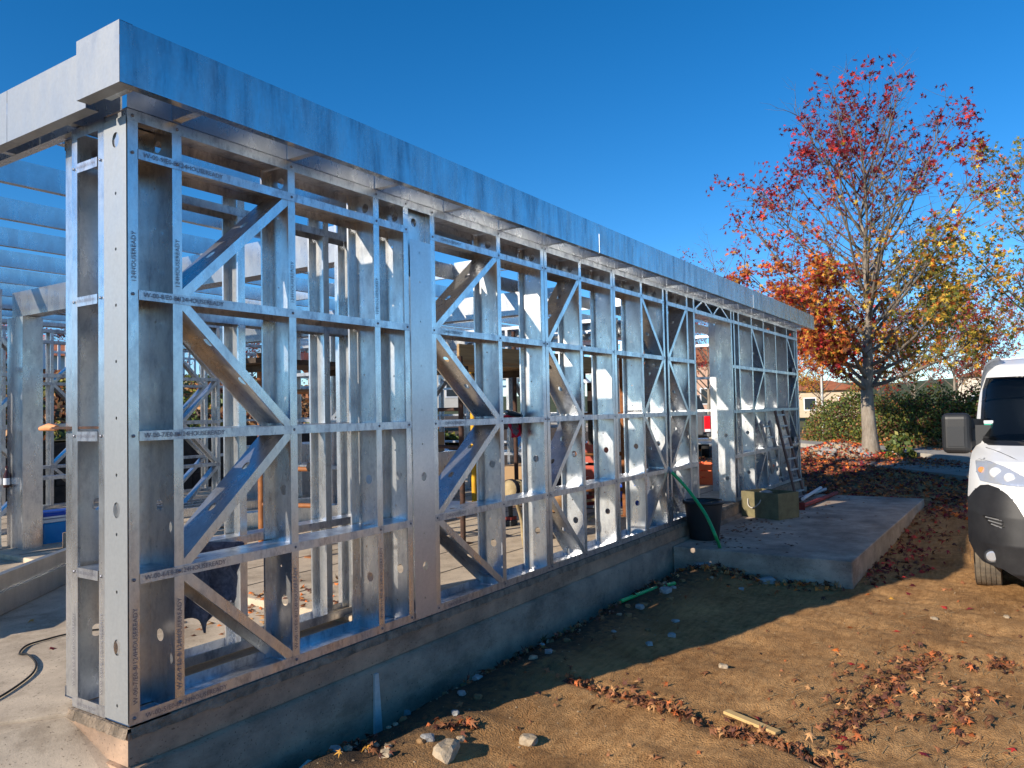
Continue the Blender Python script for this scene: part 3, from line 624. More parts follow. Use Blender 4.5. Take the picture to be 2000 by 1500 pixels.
pz = np.interp(dy, [p_[0] for p_ in prof], [p_[1] for p_ in prof]); kk = np.array([1-sstep((x-15)/8) for x in px_]); pz = -.2+(pz+.2)*kk+rng.uniform(0, .28, n)
cn = np.array([noise.noise(V((x*.5, y*.7, 4))) for x, y in zip(px_, dy)]); c1 = pick(['grn', 'olive', 'grn'], n, .35); c2 = pick(['brown', 'tan', 'dk', 'brown'], n, .35)
link('bank_vegetation', leaf_mesh('bank_vegetation', np.c_[px_, RWY+dy, pz], rng.uniform(.1, .24, n), np.where((cn > .12)[:, None], c1, c2), diamond(), 1.2), GREEN, kind='stuff', label='mixed green ivy and brown dry plants covering the bank', cat='ground cover')
pf = empty('palisade_fence', (6, 18.6, 2.4), 'white palisade fence along the top of the bank', 'fence'); pk = MB().prism([(-.035, 0, 0), (.035, 0, 0), (.035, 0, 1.02), (0, 0, 1.1), (-.035, 0, 1.02)], (0, .02, 0)).mesh('picket')
for k in range(70):
    o = link('picket', pk, WHPL, pf); o.location = (-4.5+k*.2, .03, .05)
for z in (.3, .85): under(pf, 'fence_rail', MB().box((8.4, 18.68, 2.4+z), (14.2, .04, .07)), WHPL)

# ------------------------------------------------------------------ leaves and stones on the dirt
def gpt(px, py, z=-.46): g = onZ(px, py, z); g.z = gz(g.x, g.y); return g
def along(line, n, w_, lift=.015):
    L = [(b-a).length for a, b in zip(line, line[1:])]; out = []
    for _ in range(n):
        i = random.choices(range(len(L)), L)[0]; p_ = line[i].lerp(line[i+1], random.random()); kk_ = random.choice((.7, 1, 1, 1, 1.3, 3.2)); x, y = p_.x+random.gauss(0, w_*kk_), p_.y+random.gauss(0, w_*kk_); out.append((x, y, gz(x, y)+random.uniform(.005, lift+.03)))
    return np.array(out)
def litter(pts, label, names=('brown', 'brown', 'dk', 'brown', 'tan', 'dk', 'rust', 'brown'), size=(.06, .11), tilt=.5):
    scatter('leaf_drift', pts, rng.uniform(*size, len(pts)), names, tilt, label=label, cat='leaf litter')
G_ = [gpt(*p_) for p_ in ((1110, 1333), (1290, 1385), (1400, 1420), (1530, 1455), (1660, 1495))]
litter(along(G_, 330, .045), 'drift of curled leaves filling the groove in the dirt', size=(.055, .1), tilt=.7)
litter(along([gpt(*p_) for p_ in ((1815, 1272), (1740, 1325), (1690, 1375), (1640, 1440))], 330, .085), 'drift of brown leaves lying in the longer wheel rut', size=(.05, .1), tilt=.6)
litter(along([gpt(*p_) for p_ in ((1990, 1295), (1920, 1298), (1900, 1300))], 60, .06), 'small drift of red brown leaves beside the wheel ruts near the van', size=(.06, .1), tilt=.6)
litter(along([gpt(*p_) for p_ in ((1893, 1340), (1865, 1380), (1880, 1430))], 90, .06), 'drift of dark leaves lying in the shorter wheel rut', size=(.06, .1), tilt=.6)
litter(along([gpt(*p_) for p_ in ((1830, 1050), (1760, 1100), (1700, 1135), (1850, 1000), (1870, 985))], 420, .2), 'shaded leaf drift along the outer edge of the platform', ('brown', 'dk', 'red', 'brown', 'crim'), (.09, .14))
litter(along([V((6.2, -.2, 0)), V((6.2, -.7, 0)), V((6.24, -1.8, 0))], 200, .1), 'leaves caught along the near face of the platform', ('brown', 'oran', 'dk', 'tan'), (.08, .14), .7)
litter(along([V((2.2, -.16, 0)), V((5.9, -.16, 0))], 420, .1), 'thin leaf litter along the foot of the plinth', ('brown', 'dk', 'dk', 'tan', 'brown'), (.05, .11), .7)
litter(along([gpt(650, 1465), gpt(760, 1475)], 46, .05), 'few brown and yellow leaves below the mortar run', ('brown', 'amber', 'dk', 'brown'), (.06, .1))
litter(along([gpt(860, 1440), gpt(930, 1440)], 26, .05), 'cluster of red brown leaves beside the pale rocks', ('rust', 'brown', 'dk'), (.07, .11), .46)
n = 9500; xx = rng.uniform(11.0, 24, n); yy = rng.normal(0, 2.3, n)-.6
m_ = ~((xx < 13.6) & (yy > -.1)) & ~((xx < 12.4) & (yy > -2.2)); xx, yy = xx[m_], yy[m_]
litter(np.array([(x, y, gz(x, y, False)+random.uniform(.005, .06)) for x, y in zip(xx, yy)]), 'carpet of red brown leaves spread under the tall tree', ('brown', 'rust', 'dk', 'oran', 'crim', 'brown'), (.12, .2), .47)
sx_, sy_ = rng.uniform(1.5, 8.5, 130), rng.uniform(-4.2, -.5, 130); ok = ~((sx_ > 6.2) & (sy_ > -2.1))
litter(np.array([(x, y, gz(x, y)+.012) for x, y in zip(sx_[ok], sy_[ok])]), 'stray small leaf scraps blown across the open dirt', ('brown', 'dk', 'tan', 'brown', 'rust'), (.03, .07), .46)
n = 260; litter(np.array([(x, y, -.2) for x, y in zip(rng.uniform(6.5, 12, n), -.25-rng.gamma(1.3, .25, n)) if y > -1.9]), 'dark leaves scattered on the concrete platform', ('dk', 'dk', 'brown'), (.06, .11), .25)
n = 160; litter(np.array([(x, y, .02 if x > 1.8 else -.03) for x, y in zip(rng.normal(1.75, .35, n), rng.normal(1.25, .25, n))]), 'brown leaves gathered on the porch floor at the step', ('brown', 'oran', 'tan', 'dk'), (.07, .11), .5)
lf = {}
def one_leaf(p_, s_, colname, label, i):
    if colname not in lf: lf[colname] = leaf_mesh('fallen_leaf', [(0, 0, 0)], [1.], np.array([PAL[colname]]), star(.45), .05)
    o = link('fallen_leaf', lf[colname], LITTER, None, label, 'leaf', 'single leaves on the dirt'); o.location = p_; o.scale = (s_,)*3; o.rotation_euler = (random.uniform(-.3, .3), random.uniform(-.3, .3), random.uniform(0, 6.28))
LN = dict(red='red star leaf lying alone on sunlit dirt', oran='orange star leaf lying alone on sunlit dirt', crim='dark crimson star leaf lying alone on dirt', brown='dry brown leaf lying alone on dirt', amber='amber yellow leaf lying alone on dirt', tan='pale tan dry leaf lying alone on dirt')
spots = [(1800, 1118, 'red'), (1712, 1146, 'red'), (1695, 1158, 'oran'), (1772, 1154, 'crim'), (1740, 1164, 'amber'), (1858, 1152, 'brown'), (1808, 1194, 'brown'), (1845, 1184, 'red'), (1893, 1188, 'crim'), (1660, 1225, 'oran'), (1752, 1234, 'red'), (1632, 1268, 'oran'), (1640, 1276, 'tan'), (1662, 1292, 'red'), (1626, 1300, 'brown'), (1592, 1322, 'tan'), (1480, 1402, 'crim'), (1275, 1478, 'tan'), (1283, 1484, 'brown'), (1380, 1318, 'brown'), (1290, 1290, 'brown'), (1980, 1462, 'red'), (1800, 1466, 'crim'), (1930, 1236, 'brown'), (1700, 1200, 'brown'), (1880, 1258, 'oran'), (1650, 1430, 'red'), (1645, 1448, 'crim'), (1770, 1110, 'crim'), (1552, 1330, 'brown'), (1000, 1490, 'brown'), (1330, 1492, 'tan')]
for i, (a, b, c) in enumerate(spots): g = gpt(a, b); one_leaf((g.x, g.y, g.z+.012), random.uniform(.085, .125), c, LN[c], i)
for a, b in ((60, 1214), (100, 1268)):
    g = onZ(a, b, -.035); one_leaf((g.x, g.y, -.025), .1, 'amber' if b < 1250 else 'crim', 'yellow leaf lying on the pale porch floor' if b < 1250 else 'curled dark red leaf on the pale porch floor', 0)
def rock(c, s_, M, label, seed, sq=(1, 1, .7), group='stones on the dirt', cat='stone'):
    bm = bmesh.new(); bmesh.ops.create_icosphere(bm, subdivisions=2, radius=1)
    for v in bm.verts:
        d = v.co.copy(); k = 1+.35*noise.noise(d*1.3+V((seed*3.1, 0, 0)))+.12*noise.noise(d*4+V((seed, 5, 0)))
        v.co = V((max(-.75, min(.75, d.x))*k*sq[0], max(-.75, min(.75, d.y))*k*sq[1], max(-.7, min(.7, d.z))*k*sq[2]))*s_
    me = bpy.data.meshes.new('stone'); bm.to_mesh(me); bm.free(); o = link('stone', me, M, None, label, cat, group); o.location = c; o.rotation_euler = (0, 0, seed*1.7); return o
rk = [(1031, 1446, .062, STONE, 'cream angular stone with a shadow lying on open dirt'), (872, 1486, .085, STONE, 'largest cream flat stone at the foot of the plinth'), (1413, 1304, .045, STONE, 'small cream stone beside the leaf filled groove'), (655, 1478, .055, STONEG, 'grey lump of mortar beside the mortar run'), (836, 1468, .045, STONEG, 'small grey stone behind the largest cream stone'),
      (1372, 1117, .13, STONEG, 'long pale rubble lump below the green hose'), (1497, 1136, .11, STONEG, 'pale rubble lump in front of the platform face'), (1540, 1132, .07, STONEG, 'flat sliver of pale rubble against the platform face'), (1300, 1172, .07, STONEG, 'pale rubble beside the short green hose piece'), (882, 1340, .05, STONEG, 'small white block leaning on the plinth foot'), (955, 1312, .03, STONE, 'tiny yellow white pebble at the plinth foot'), (1250, 1192, .05, STONEG, 'white fragment under the short green hose piece'), (1448, 1152, .035, STONEG, 'small pale fragment on the shaded dirt ridge'), (1312, 1244, .04, STONEG, 'pale pebble on shaded dirt between groove and plinth'), (1966, 1205, .03, STONE, 'small cream pebble on dirt in front of the van'), (1825, 1207, .035, STONE, 'tan stone on dirt near scattered red leaves'), (795, 1372, .035, STONEG, 'grey pebble in the plinth shadow'), (1268, 1262, .035, STONEG, 'pale stone chip on shaded soil near the hose piece')]
for i, (a, b, s_, M, lb) in enumerate(rk): g = gpt(a, b); rock((g.x, g.y, g.z+s_*.12), s_, M, lb, i+1, (1.35, .8, .62) if i in (1, 5, 7) else (1, .85, .7))
for k in range(60):
    x = random.uniform(.9, 6.1); y = -.14-abs(random.gauss(0, .32)); s_ = random.uniform(.014, .04); rock((x, y, gz(x, y)+s_*.15), s_, random.choice((STONE, STONEG, CLOD, CLOD)), 'small lump of rubble in the strip along the plinth foot', k+200, group='rubble along the plinth foot', cat='rubble')
pb = MB(); me_ico = [(1, 0, 0), (-1, 0, 0), (0, 1, 0), (0, -1, 0), (0, 0, .7), (0, 0, -.7)]
for k in range(520):
    x = random.uniform(-.3, 8); y = random.choice((random.uniform(-4, -.2), -.25-random.expovariate(2.2))); s_ = random.uniform(.003, .010); z = gz(x, y)
    if x > 6.2 and y > -2.1: continue
    pb.add([(x+a*s_*random.uniform(.6, 1.3), y+b*s_*random.uniform(.6, 1.3), z+c*s_) for a, b, c in me_ico], [(0, 2, 4), (2, 1, 4), (1, 3, 4), (3, 0, 4), (2, 0, 5), (1, 2, 5), (3, 1, 5), (0, 3, 5)])
obj('gravel', pb, noisy('dusty_pebble', (.38, .28, .17), (.28, .2, .12), 9), kind='stuff', label='small pebbles and crumbs strewn over the dirt', cat='gravel')
st = MB()
for k in range(240):
    a = random.choice([(1700, 1300), (1800, 1230), (1900, 1350), (1600, 1400), (1950, 1450), (1750, 1420)]); g = gpt(a[0]+random.uniform(-120, 120), a[1]+random.uniform(-60, 60)); an = random.uniform(-.5, .5)+.3; L = random.uniform(.03, .12)
    st.bar((g.x, g.y, g.z+.006), (g.x+L*math.cos(an), g.y-L*math.sin(an), g.z+.009), .003, .003)
obj('straw', st, mat('dry_straw', (.36, .24, .11), .9), kind='stuff', label='thin dry straw stalks strewn over the sunlit dirt', cat='straw')
# rubble pile at the tree
c0 = onZ(1640, 893, -.12)
for k in range(46):
    a, r = random.uniform(0, 6.28), random.uniform(0, 1)**.6; x, y = c0.x+1.1*r*math.cos(a), c0.y+1.25*r*math.sin(a); rock((x, y, gz(x, y, False)+.38*(1-r)), random.uniform(.08, .17), STONEG if k % 3 else STONE, 'pale broken stone in the rubble heap beside the tall tree', k+60, group='stones of the rubble heap')
n = 500; a = rng.uniform(0, 6.28, n); r = rng.random(n)**.6
litter(np.c_[c0.x+1.25*r*np.cos(a), c0.y+1.4*r*np.sin(a), gz(c0.x, c0.y, False)+.42*(1-r)+.08], 'leaves covering the rubble heap beside the tall tree', ('brown', 'red', 'dk', 'oran'), (.1, .17), .7)
shrub('weed', (TB.x-.5, TB.y-.75, gz(TB.x, TB.y, False)), .4, .4, .65, 260, ['grn', 'grn', 'olive'], 'small green weed growing at the foot of the tall tree', None, .14, 'plant')
# ------------------------------------------------------------------ things on and around the platform
# plant tub
g = onZ(1376, 1052, -.205); T = empty('plant_tub', (g.x, g.y, -.205), 'large black plastic plant tub standing on the platform against the wall', 'tub')
under(T, 'tub_body', MB().lathe((g.x, g.y, -.203), [(0, 0), (.165, 0), (.17, .01), (.225, .43), (.225, .45), (.205, .45), (.2, .43), (.15, .03), (0, .03)], 32), BLK)
under(T, 'rim', MB().lathe((g.x, g.y, -.203), [(.224, .415), (.243, .42), (.245, .452), (.222, .458)], 32), BLK)
# hoses
def smooth(pts, n=8):
    out = []; P = [pts[0]]+list(pts)+[pts[-1]]
    for i in range(1, len(P)-2):
        for k in range(n):
            t = k/n; a, b, c, d = [V(q) for q in P[i-1:i+3]]; out.append(.5*((2*b)+(c-a)*t+(2*a-5*b+4*c-d)*t*t+(3*b-a-3*c+d)*t**3))
    return out+[V(pts[-1])]
ge = onZ(1411, 1104, -.44)
pts = [onY(1284, 893, .12), onY(1312, 922, -.03), onY(1345, 958, -.2), onY(1377, 1003, -.42), onY(1398, 1048, -.6), onY(1409, 1080, ge.y), (ge.x, ge.y, -.45)]
hs_ = smooth(pts); T = empty('garden_hose', (ge.x, ge.y, -.45), 'long green hose arching out of the frame over the black tub', 'hose')
under(T, 'hose', MB().tube(hs_[7:], .019, 10), HOSE); under(T, 'sleeve', MB().tube(hs_[:9], .021, 10), GREYPL)
a, b = gpt(1213, 1188), gpt(1318, 1155)
obj('hose_offcut', MB().tube(smooth([(a.x, a.y, a.z+.03), ((a.x+b.x)/2+.03, (a.y+b.y)/2, a.z+.05), (b.x, b.y, b.z+.03)]), .018, 10), HOSE, label='short green hose offcut lying on shaded dirt', cat='hose')
# olive box with rope handle
A_, B_, C_ = [onZ(*q_, -.2) for q_ in ((1449, 1007), (1521, 1016), (1551, 1000))]
ux = (B_-A_); wx = ux.length; ux.normalize(); uy = V((-ux.y, ux.x, 0)); uy = uy if uy.dot(C_-B_) > 0 else -uy; wy = .46; hz = .36
T = empty('wooden_box', (A_.x, A_.y, -.2), 'open olive green wooden box with a rope handle on the platform', 'box'); O = V((A_.x, A_.y, -.203)); Zv = V((0, 0, 1)); AX = (ux, uy, Zv)
for nm, c, sz in (('front_panel', O+ux*wx/2+uy*.009+Zv*hz/2, (wx, .018, hz)), ('back_panel', O+ux*wx/2+uy*(wy-.009)+Zv*hz/2, (wx, .018, hz)), ('side_panel', O+ux*.009+uy*wy/2+Zv*hz/2, (.018, wy-.04, hz-.002)), ('side_panel', O+ux*(wx-.009)+uy*wy/2+Zv*hz/2, (.018, wy-.04, hz-.002)), ('bottom_panel', O+ux*wx/2+uy*wy/2+Zv*.01, (wx-.04, wy-.04, .016))):
    under(T, nm, MB().box(c, sz, AX), OLIVE)
h0 = O+ux*wx*.2+uy*-.012+Zv*hz*.72
under(T, 'rope_handle', MB().tube(smooth([h0, h0+ux*.02-Zv*.09-uy*.02, h0+ux*wx*.17-Zv*.12-uy*.03, h0+ux*wx*.33-Zv*.05-uy*.02, h0+ux*wx*.35]), .008, 6), mat('pale_rope', (.5, .46, .4), .9))
rock(O+ux*wx*.4+uy*wy*.5+Zv*(hz-.05), .1, STONEG, 'grey lump of rubble lying in the olive box', 91, group=None, cat='rubble'); mb = MB().box(O+ux*wx/2+uy*wy/2+Zv*(hz-.12), (wx-.05, wy-.05, .02), AX); under(T, 'filling', mb, DIRT)
# ladders
def ladder(foot, top, wdt, nr, M, label, rm=None, rw_=.06):
    foot, top = V(foot), V(top); T = empty('ladder', foot, label, 'ladder'); ax = (top-foot).normalized(); sd_ = ax.cross(V((0, 1, 0)))
    sd_ = V((sd_.x, 0, 0)).normalized() if abs(sd_.x) > 1e-3 else V((1, 0, 0)); sd_ = V((1, -.12, 0)).normalized()
    for s_ in (-1, 1): under(T, 'side_rail', MB().bar(foot+sd_*(s_*wdt/2), top+sd_*(s_*wdt/2*.85), .028, rw_, sd_), M)
    for k in range(nr): f_ = (k+.6)/nr; c = foot.lerp(top, f_); h_ = wdt/2*(1-.15*f_); under(T, 'rung', MB().bar(c-sd_*h_, c+sd_*h_, .045, .026), rm or M)
f1, t1 = onZ(1527, 962, -.205), onY(1494, 824, -.03); ladder((f1.x, max(-.75, f1.y), -.2), t1, .42, 7, ALU, 'worn grey ladder leaning on the far end of the wall')
f2, t2 = onZ(1561, 972, -.205), onY(1521, 802, -.05); ladder((f2.x, f2.y-.02, -.2), t2, .4, 8, noisy('old_red_timber', (.22, .12, .09), (.12, .08, .065), 9, .9, .4, .005), 'old brown timber ladder with red marks leaning beside the grey ladder', ALU)
# props and pipes lying on the platform
def lie(px0, py0, px1, py1, r, M, nm, lb, cat, z=-.2, flange=False):
    a, b = onZ(px0, py0, z+r), onZ(px1, py1, z+r); a.z = b.z = z+r+.004; T = empty(nm, a, lb, cat, None); under(T, 'pipe', MB().tube([a, b], r, 12), M)
    if flange: d = (b-a).normalized(); under(T, 'end_plate', MB().bar(a-d*.006, a, .14, .14), M)
lie(1563, 991, 1634, 963, .032, REDP, 'steel_prop', 'dull red steel prop with a square end plate lying on the platform', 'prop', flange=True)
lie(1556, 976, 1612, 956, .03, ALU, 'steel_pipe', 'grey pipe lying right beside the red prop', 'pipe'); lie(1568, 975, 1603, 953, .028, mat('white_pipe', (.6, .6, .6), .5), 'plastic_pipe', 'white plastic pipe lying behind the grey pipe', 'pipe', z=-.14); lie(1551, 980, 1600, 960, .028, RUSTD, 'rusty_pipe', 'dark rusty pipe lying nearest the olive box', 'pipe')
# plank on the dirt
a, b = gpt(1418, 1398), gpt(1520, 1438); mb = MB(); d = (b-a).normalized(); mb.bar((a.x, a.y, a.z+.03), (b.x, b.y, b.z+.025), .05, .018); bev(obj('timber_offcut', mb, noisy('fresh_timber', (.62, .42, .18), (.5, .32, .13), 6, .8, .2, .003), label='split yellow timber offcut lying across the leaf groove', cat='plank'), .003)
a, b = gpt(575, 1498), gpt(606, 1480); mb = MB(); mb.bar((a.x-.1, a.y-.06, a.z+.03), (b.x, b.y, b.z+.04), .03, .012); obj('paint_stick', mb, mat('pale_green_strip', (.55, .66, .58), .5), label='pale green strip lying at the near foot of the plinth', cat='strip')

# ------------------------------------------------------------------ things inside and on the porch
# two long C sections lying towards the porch
for i, (p0, p1, lb) in enumerate((((-30, 1135, .10), (150, 1066, .10), 'upper of two grey steel sections lying across the porch'), ((-30, 1172, .0), (152, 1094, .0), 'lower of two grey steel sections lying across the porch'))):
    a, b = onZ(p0[0], p0[1], .13+.13*(1-i)*0+.12*(1-i)), onZ(p1[0], p1[1], .13+.12*(1-i)); d = (b-a).normalized(); n2 = V((-d.y, d.x, 0)); L = (b-a).length+1.6
    z0 = -.03+.001*i+(.006 if i == 0 else 0); hgt = a.z-z0
    obj('steel_section', csec((a.x-d.x*.6, a.y-d.y*.6, z0), d*L, (0, 0, hgt), n2*.06, .012), galv('section_steel_%d' % i, (.5, .5, .48), (.4, .4, .385), .35, .5, .8), label=lb, cat='steel section')
# cool box, grey drum
g = onZ(82, 1072, -.035); T = empty('cool_box', (g.x+.25, g.y, -.03), 'bright blue cool box with dark blue lid and white band on the porch', 'cool box'); c = V((g.x+.27, g.y+.15, 0))
bev(under(T, 'box_body', MB().box(c+V((0, 0, .105)), (.52, .32, .27)), BLUEPL), .02); bev(under(T, 'band', MB().box(c+V((0, 0, .26)), (.54, .34, .04)), WHPL), .008); bev(under(T, 'lid', MB().box(c+V((0, 0, .315)), (.53, .33, .07)), BLUED), .02); under(T, 'handle', MB().bar(c+V((-.27, -.18, .3)), c+V((.27, -.18, .3)), .02, .02), WHPL)
g = onZ(128, 1078, -.035); T = empty('concrete_cylinder', (g.x, g.y, -.035), 'short grey concrete cylinder beside the blue cool box', 'cylinder'); under(T, 'cylinder_body', MB().lathe((g.x+.1, g.y-.05, -.033), [(0, 0), (.14, 0), (.14, .2), (.13, .205), (0, .205)], 24), CONC)
# cable
cp = [onZ(*q_, -.03) for q_ in ((-40, 1385), (20, 1350), (62, 1318), (70, 1297), (55, 1280), (38, 1278), (52, 1262), (90, 1250), (150, 1236), (300, 1212), (520, 1150))]
obj('cable', MB().tube(smooth([(q_.x, q_.y, -.026) for q_ in cp]), .006, 6), BLKR, label='black power cable curling over the pale porch floor', cat='cable')
g0 = onX(68, 843, -.05); T = empty('trowel', (0, .3, 1.33), 'dark steel bar with an orange wooden grip poking out of the corner frame', 'tool')
gy = onX(75, 843, 0); under(T, 'blade', MB().bar((0.02, .24, 1.335), (0.02, gy.y-.1, 1.335), .03, .012), RUSTD); under(T, 'grip', MB().tube([(0.02, gy.y-.14, 1.335), (0.02, gy.y-.06, 1.34), (0.02, gy.y+.02, 1.332)], [.014, .02, .012], 8), mat('orange_wood', (.7, .3, .13), .6))
# navy fleece hung over the inner rail
def cloth(px0, px1, py0, py1, y, M, nm, lb, cat, fold=.02, low=None, seed=0):
    a, b = onY(px0, py0, y), onY(px1, py0, y); z1 = onY((px0+px1)/2, py1, y).z; NU, NV = 46, 40; vv = []
    for j in range(NV+1):
        for i in range(NU+1):
            u, v = i/NU, j/NV; x = a.x+(b.x-a.x)*u; zt = a.z+(b.z-a.z)*u; k = low(u) if low else 1
            w_ = .03*math.sin(math.pi*u)-.0
            if v < .25: t = v/.25; yy = y+.10*math.cos(t*math.pi/2)**1-.0; z = zt-.05+.05*math.sin(t*math.pi/2)
            else: t = (v-.25)/.75; yy = y-.02*t; z = zt-(zt-z1)*t*k*(1+.12*math.sin(u*19+seed)*t)
            f_ = fold*(1-abs(math.sin(u*11+seed+1.6*noise.noise(V((u*3, v*2, seed))))))*(.6+v)*1.5+.02*noise.noise(V((u*6, v*6, seed)))
            vv.append((x+.05*(v-.3)*(0.5-u)*2*(v > .3)+.012*noise.noise(V((u*4, v*5, seed+9))), yy-.03+f_, z+.012*noise.noise(V((u*7, v*3, seed+3)))))
    mb = MB(); mb.add(vv, [(j*(NU+1)+i, j*(NU+1)+i+1, (j+1)*(NU+1)+i+1, (j+1)*(NU+1)+i) for j in range(NV) for i in range(NU)], True)
    o = obj(nm, mb, M, label=lb, cat=cat); sld = o.modifiers.new('thick', 'SOLIDIFY'); sld.thickness = .012; return o
cloth(268, 474, 1062, 1232, .44, NAVY, 'fleece_jacket', 'dark navy fleece jacket hung over the low rail inside the corner', 'jacket', .045, lambda u: .62+.4*max(0, 1-abs(u-.55)/.5), 2)
cloth(989, 1018, 812, 850, .3, REDC, 'red_cloth', 'red and navy cloth hung over the middle rail', 'cloth', .015, None, 5); cloth(992, 1006, 826, 846, .285, NAVY, 'navy_cloth', 'small navy cloth hung over the red cloth', 'cloth', .01, None, 8)
q0, q1 = onY(990, 805, .25), onY(1018, 812, .25); T = empty('cordless_tool', q0, 'black cordless caulking gun lying on the middle rail above the red cloth', 'tool')
under(T, 'barrel', MB().tube([q0, q0.lerp(q1, .4), q1], [.022, .026, .018], 8), BLK); under(T, 'tip', MB().tube([q0, q0+V((-.06, 0, .012))], [.01, .003], 6), GREYPL); under(T, 'trigger_grip', MB().bar(q0.lerp(q1, .75), q0.lerp(q1, .8)-V((0, 0, .08)), .025, .03), BLK)
q = onX(13, 950, 1.2); T = empty('bottle', (q.x, 5.7, q.z), 'small dark bottle with pale label standing on a rail by the porch wall', 'bottle'); qq = onY(13, 952, 5.72)
under(T, 'glass', MB().lathe((qq.x, 5.72, qq.z), [(0, 0), (.03, 0), (.032, .02), (.032, .13), (.013, .18), (.013, .23), (0, .235)], 12), mat('brown_glass', (.05, .015, .01), .15)); under(T, 'label_band', MB().lathe((qq.x, 5.72, qq.z+.03), [(.033, 0), (.033, .07)], 12), WHPL)

# scaffold trestles: rusty posts, orange ladder rungs, timber deck
def post(px, py, z1, r, M, lb, nm='scaffold_post', rungs=(), z0=.012, other=None):
    g = onZ(px, py, z0); T = empty(nm, (g.x, g.y, z0), lb, 'scaffold post'); under(T, 'tube', MB().tube([(g.x, g.y, z0), (g.x, g.y, z1)], r, 10), M); under(T, 'foot_plate', MB().box((g.x, g.y, z0+.006), (.14, .14, .01)), M)
    for k, z in enumerate(rungs):
        under(T, 'rung', MB().tube([(g.x, g.y, z), (g.x+other[0], g.y+other[1], z)], r*.7, 8), M)
    if rungs: under(T, 'tube', MB().tube([(g.x+other[0], g.y+other[1], z0), (g.x+other[0], g.y+other[1], z1)], r, 10), M)
    return g
post(443, 1030, 2.35, .032, ORANGE, 'orange brown scaffold post standing behind the navy fleece')
g6 = post(615, 1088, 2.0, .033, ORANGE, 'orange scaffold frame with side rungs and a black rag tied on', rungs=(.5, .85, 1.25, 1.6), other=(-.12, .62))
rg = onY(610, 912, g6.y-.04); mb = MB(); mb.lathe(rg, [(0, -.05), (.045, -.04), (.06, 0), (.045, .045), (0, .05)], 12); mb.tube(smooth([rg, rg+V((.03, -.03, -.08)), rg+V((.04, -.02, -.17))]), [.02]*17, 6); mb.tube(smooth([rg, rg+V((-.03, -.03, -.06)), rg+V((-.045, -.02, -.13))]), [.018]*17, 6)
obj('black_rag', mb, DCLOTH, label='black rag knotted round the orange scaffold frame', cat='rag')
gA = post(905, 1062, 1.95, .028, RUSTD, 'dark rusty scaffold frame nearest the cover plate', rungs=(.28, .62, 1.0, 1.4), other=(.25, .55))
post(945, 1035, 1.1, .02, RUSTD, 'thin dark rusty upright beside the yellow post'); post(927, 998, 2.05, .036, YEL, 'bright yellow scaffold post under the timber deck')
post(1222, 1008, 2.1, .036, RUST, 'rust brown scaffold post behind the brightly lit studs', rungs=(.35, .8, 1.3), other=(-.3, .5)); post(1158, 985, 1.75, .045, WOODD, 'thick blackened post with a pale clamp at its top')
for (px, py, zt_, lb) in ((765, 1010, 2.5, 'rusty steel prop seen between the last pillar studs'), (1075, 985, 2.4, 'rusty steel prop behind the second zigzag bay'), (1010, 990, 2.5, 'dark rusty prop behind the red cloth')): post(px, py, zt_, .03, RUSTD if 'dark' in lb else RUST, lb, 'steel_prop')
gc = onZ(1158, 985, .012); obj('clamp', MB().box((gc.x, gc.y-.03, 1.56), (.1, .1, .14)).box((gc.x+.02, gc.y-.06, 1.66), (.12, .05, .06)), mat('pale_pink_metal', (.6, .4, .33), .5), label='pale clamp fixed to the top of the blackened post', cat='clamp')
dk = empty('scaffold_deck', (4.8, 1.9, 1.95), 'deck of weathered timber planks laid on the scaffold frames inside', 'scaffold deck')
dz = onY(900, 712, 1.7).z
for j in range(4):
    for k, z in enumerate((dz,)): under(dk, 'plank', MB().box((6.1, 1.62+.235*j, z+random.uniform(0, .012)), (3.4, .225, .045)), WOOD)
for x in (4.6, 6.0, 7.3): under(dk, 'bearer', MB().box((x, 1.98, dz-.07), (.09, .95, .08)), WOODD)
for k, zz in enumerate((.03,)): under(dk, 'toe_board', MB().box((6.0, 1.49, dz+.11), (3.1, .03, .17)), WOOD)
d2 = onZ(520, 700, 2.0); dk2 = empty('scaffold_deck', (3.1, 2.9, 1.9), 'blackened plank deck behind the lit stud of the pillar', 'scaffold deck')
for j in range(3): under(dk2, 'plank', MB().box((3.6, 2.7+.24*j, 1.9), (1.7, .23, .05)), WOODD)
for x in (3.0, 4.2): under(dk2, 'bearer', MB().box((x, 2.95, 1.84), (.08, .8, .06)), WOODD)
bq = onY(690/1, 660, 2.6); obj('pink_spirit_level', MB().box((3.5, 2.6, 1.965), (.34, .05, .07)), mat('pink_plastic', (.75, .25, .2), .5), label='pink plastic level lying on the blackened deck', cat='level')
# khaki canvas rolls and pouch
kc = onY(1010, 958, .62); T = empty('canvas_roll', kc, 'khaki canvas roll with dark bands hung behind the low rail', 'canvas roll'); ax = V((1, -.15, -.12)).normalized()
under(T, 'roll', MB().tube([kc-ax*.14, kc-ax*.12, kc+ax*.2, kc+ax*.24], [.05, .095, .11, .07], 16), KHAKI)
for k in (-.12, .0): under(T, 'band', MB().tube([kc+ax*k, kc+ax*(k+.045)], [.103, .107], 16), DCLOTH)
under(T, 'strap', MB().tube(smooth([kc+V((-.02, 0, -.1)), kc+V((.1, .02, -.3)), kc+V((.12, .02, -.48)), kc+V((.17, .02, -.62))]), .02, 6), KHAKI); under(T, 'hook', MB().tube(smooth([kc+V((.17, .02, -.62)), kc+V((.14, .02, -.67)), kc+V((.18, .02, -.7))]), .008, 6), ALU)
kc = onY(1092, 975, .7); T = empty('tool_pouch', kc, 'tan leather tool pouch with dark work clothes hanging behind the zigzag brace', 'tool pouch')
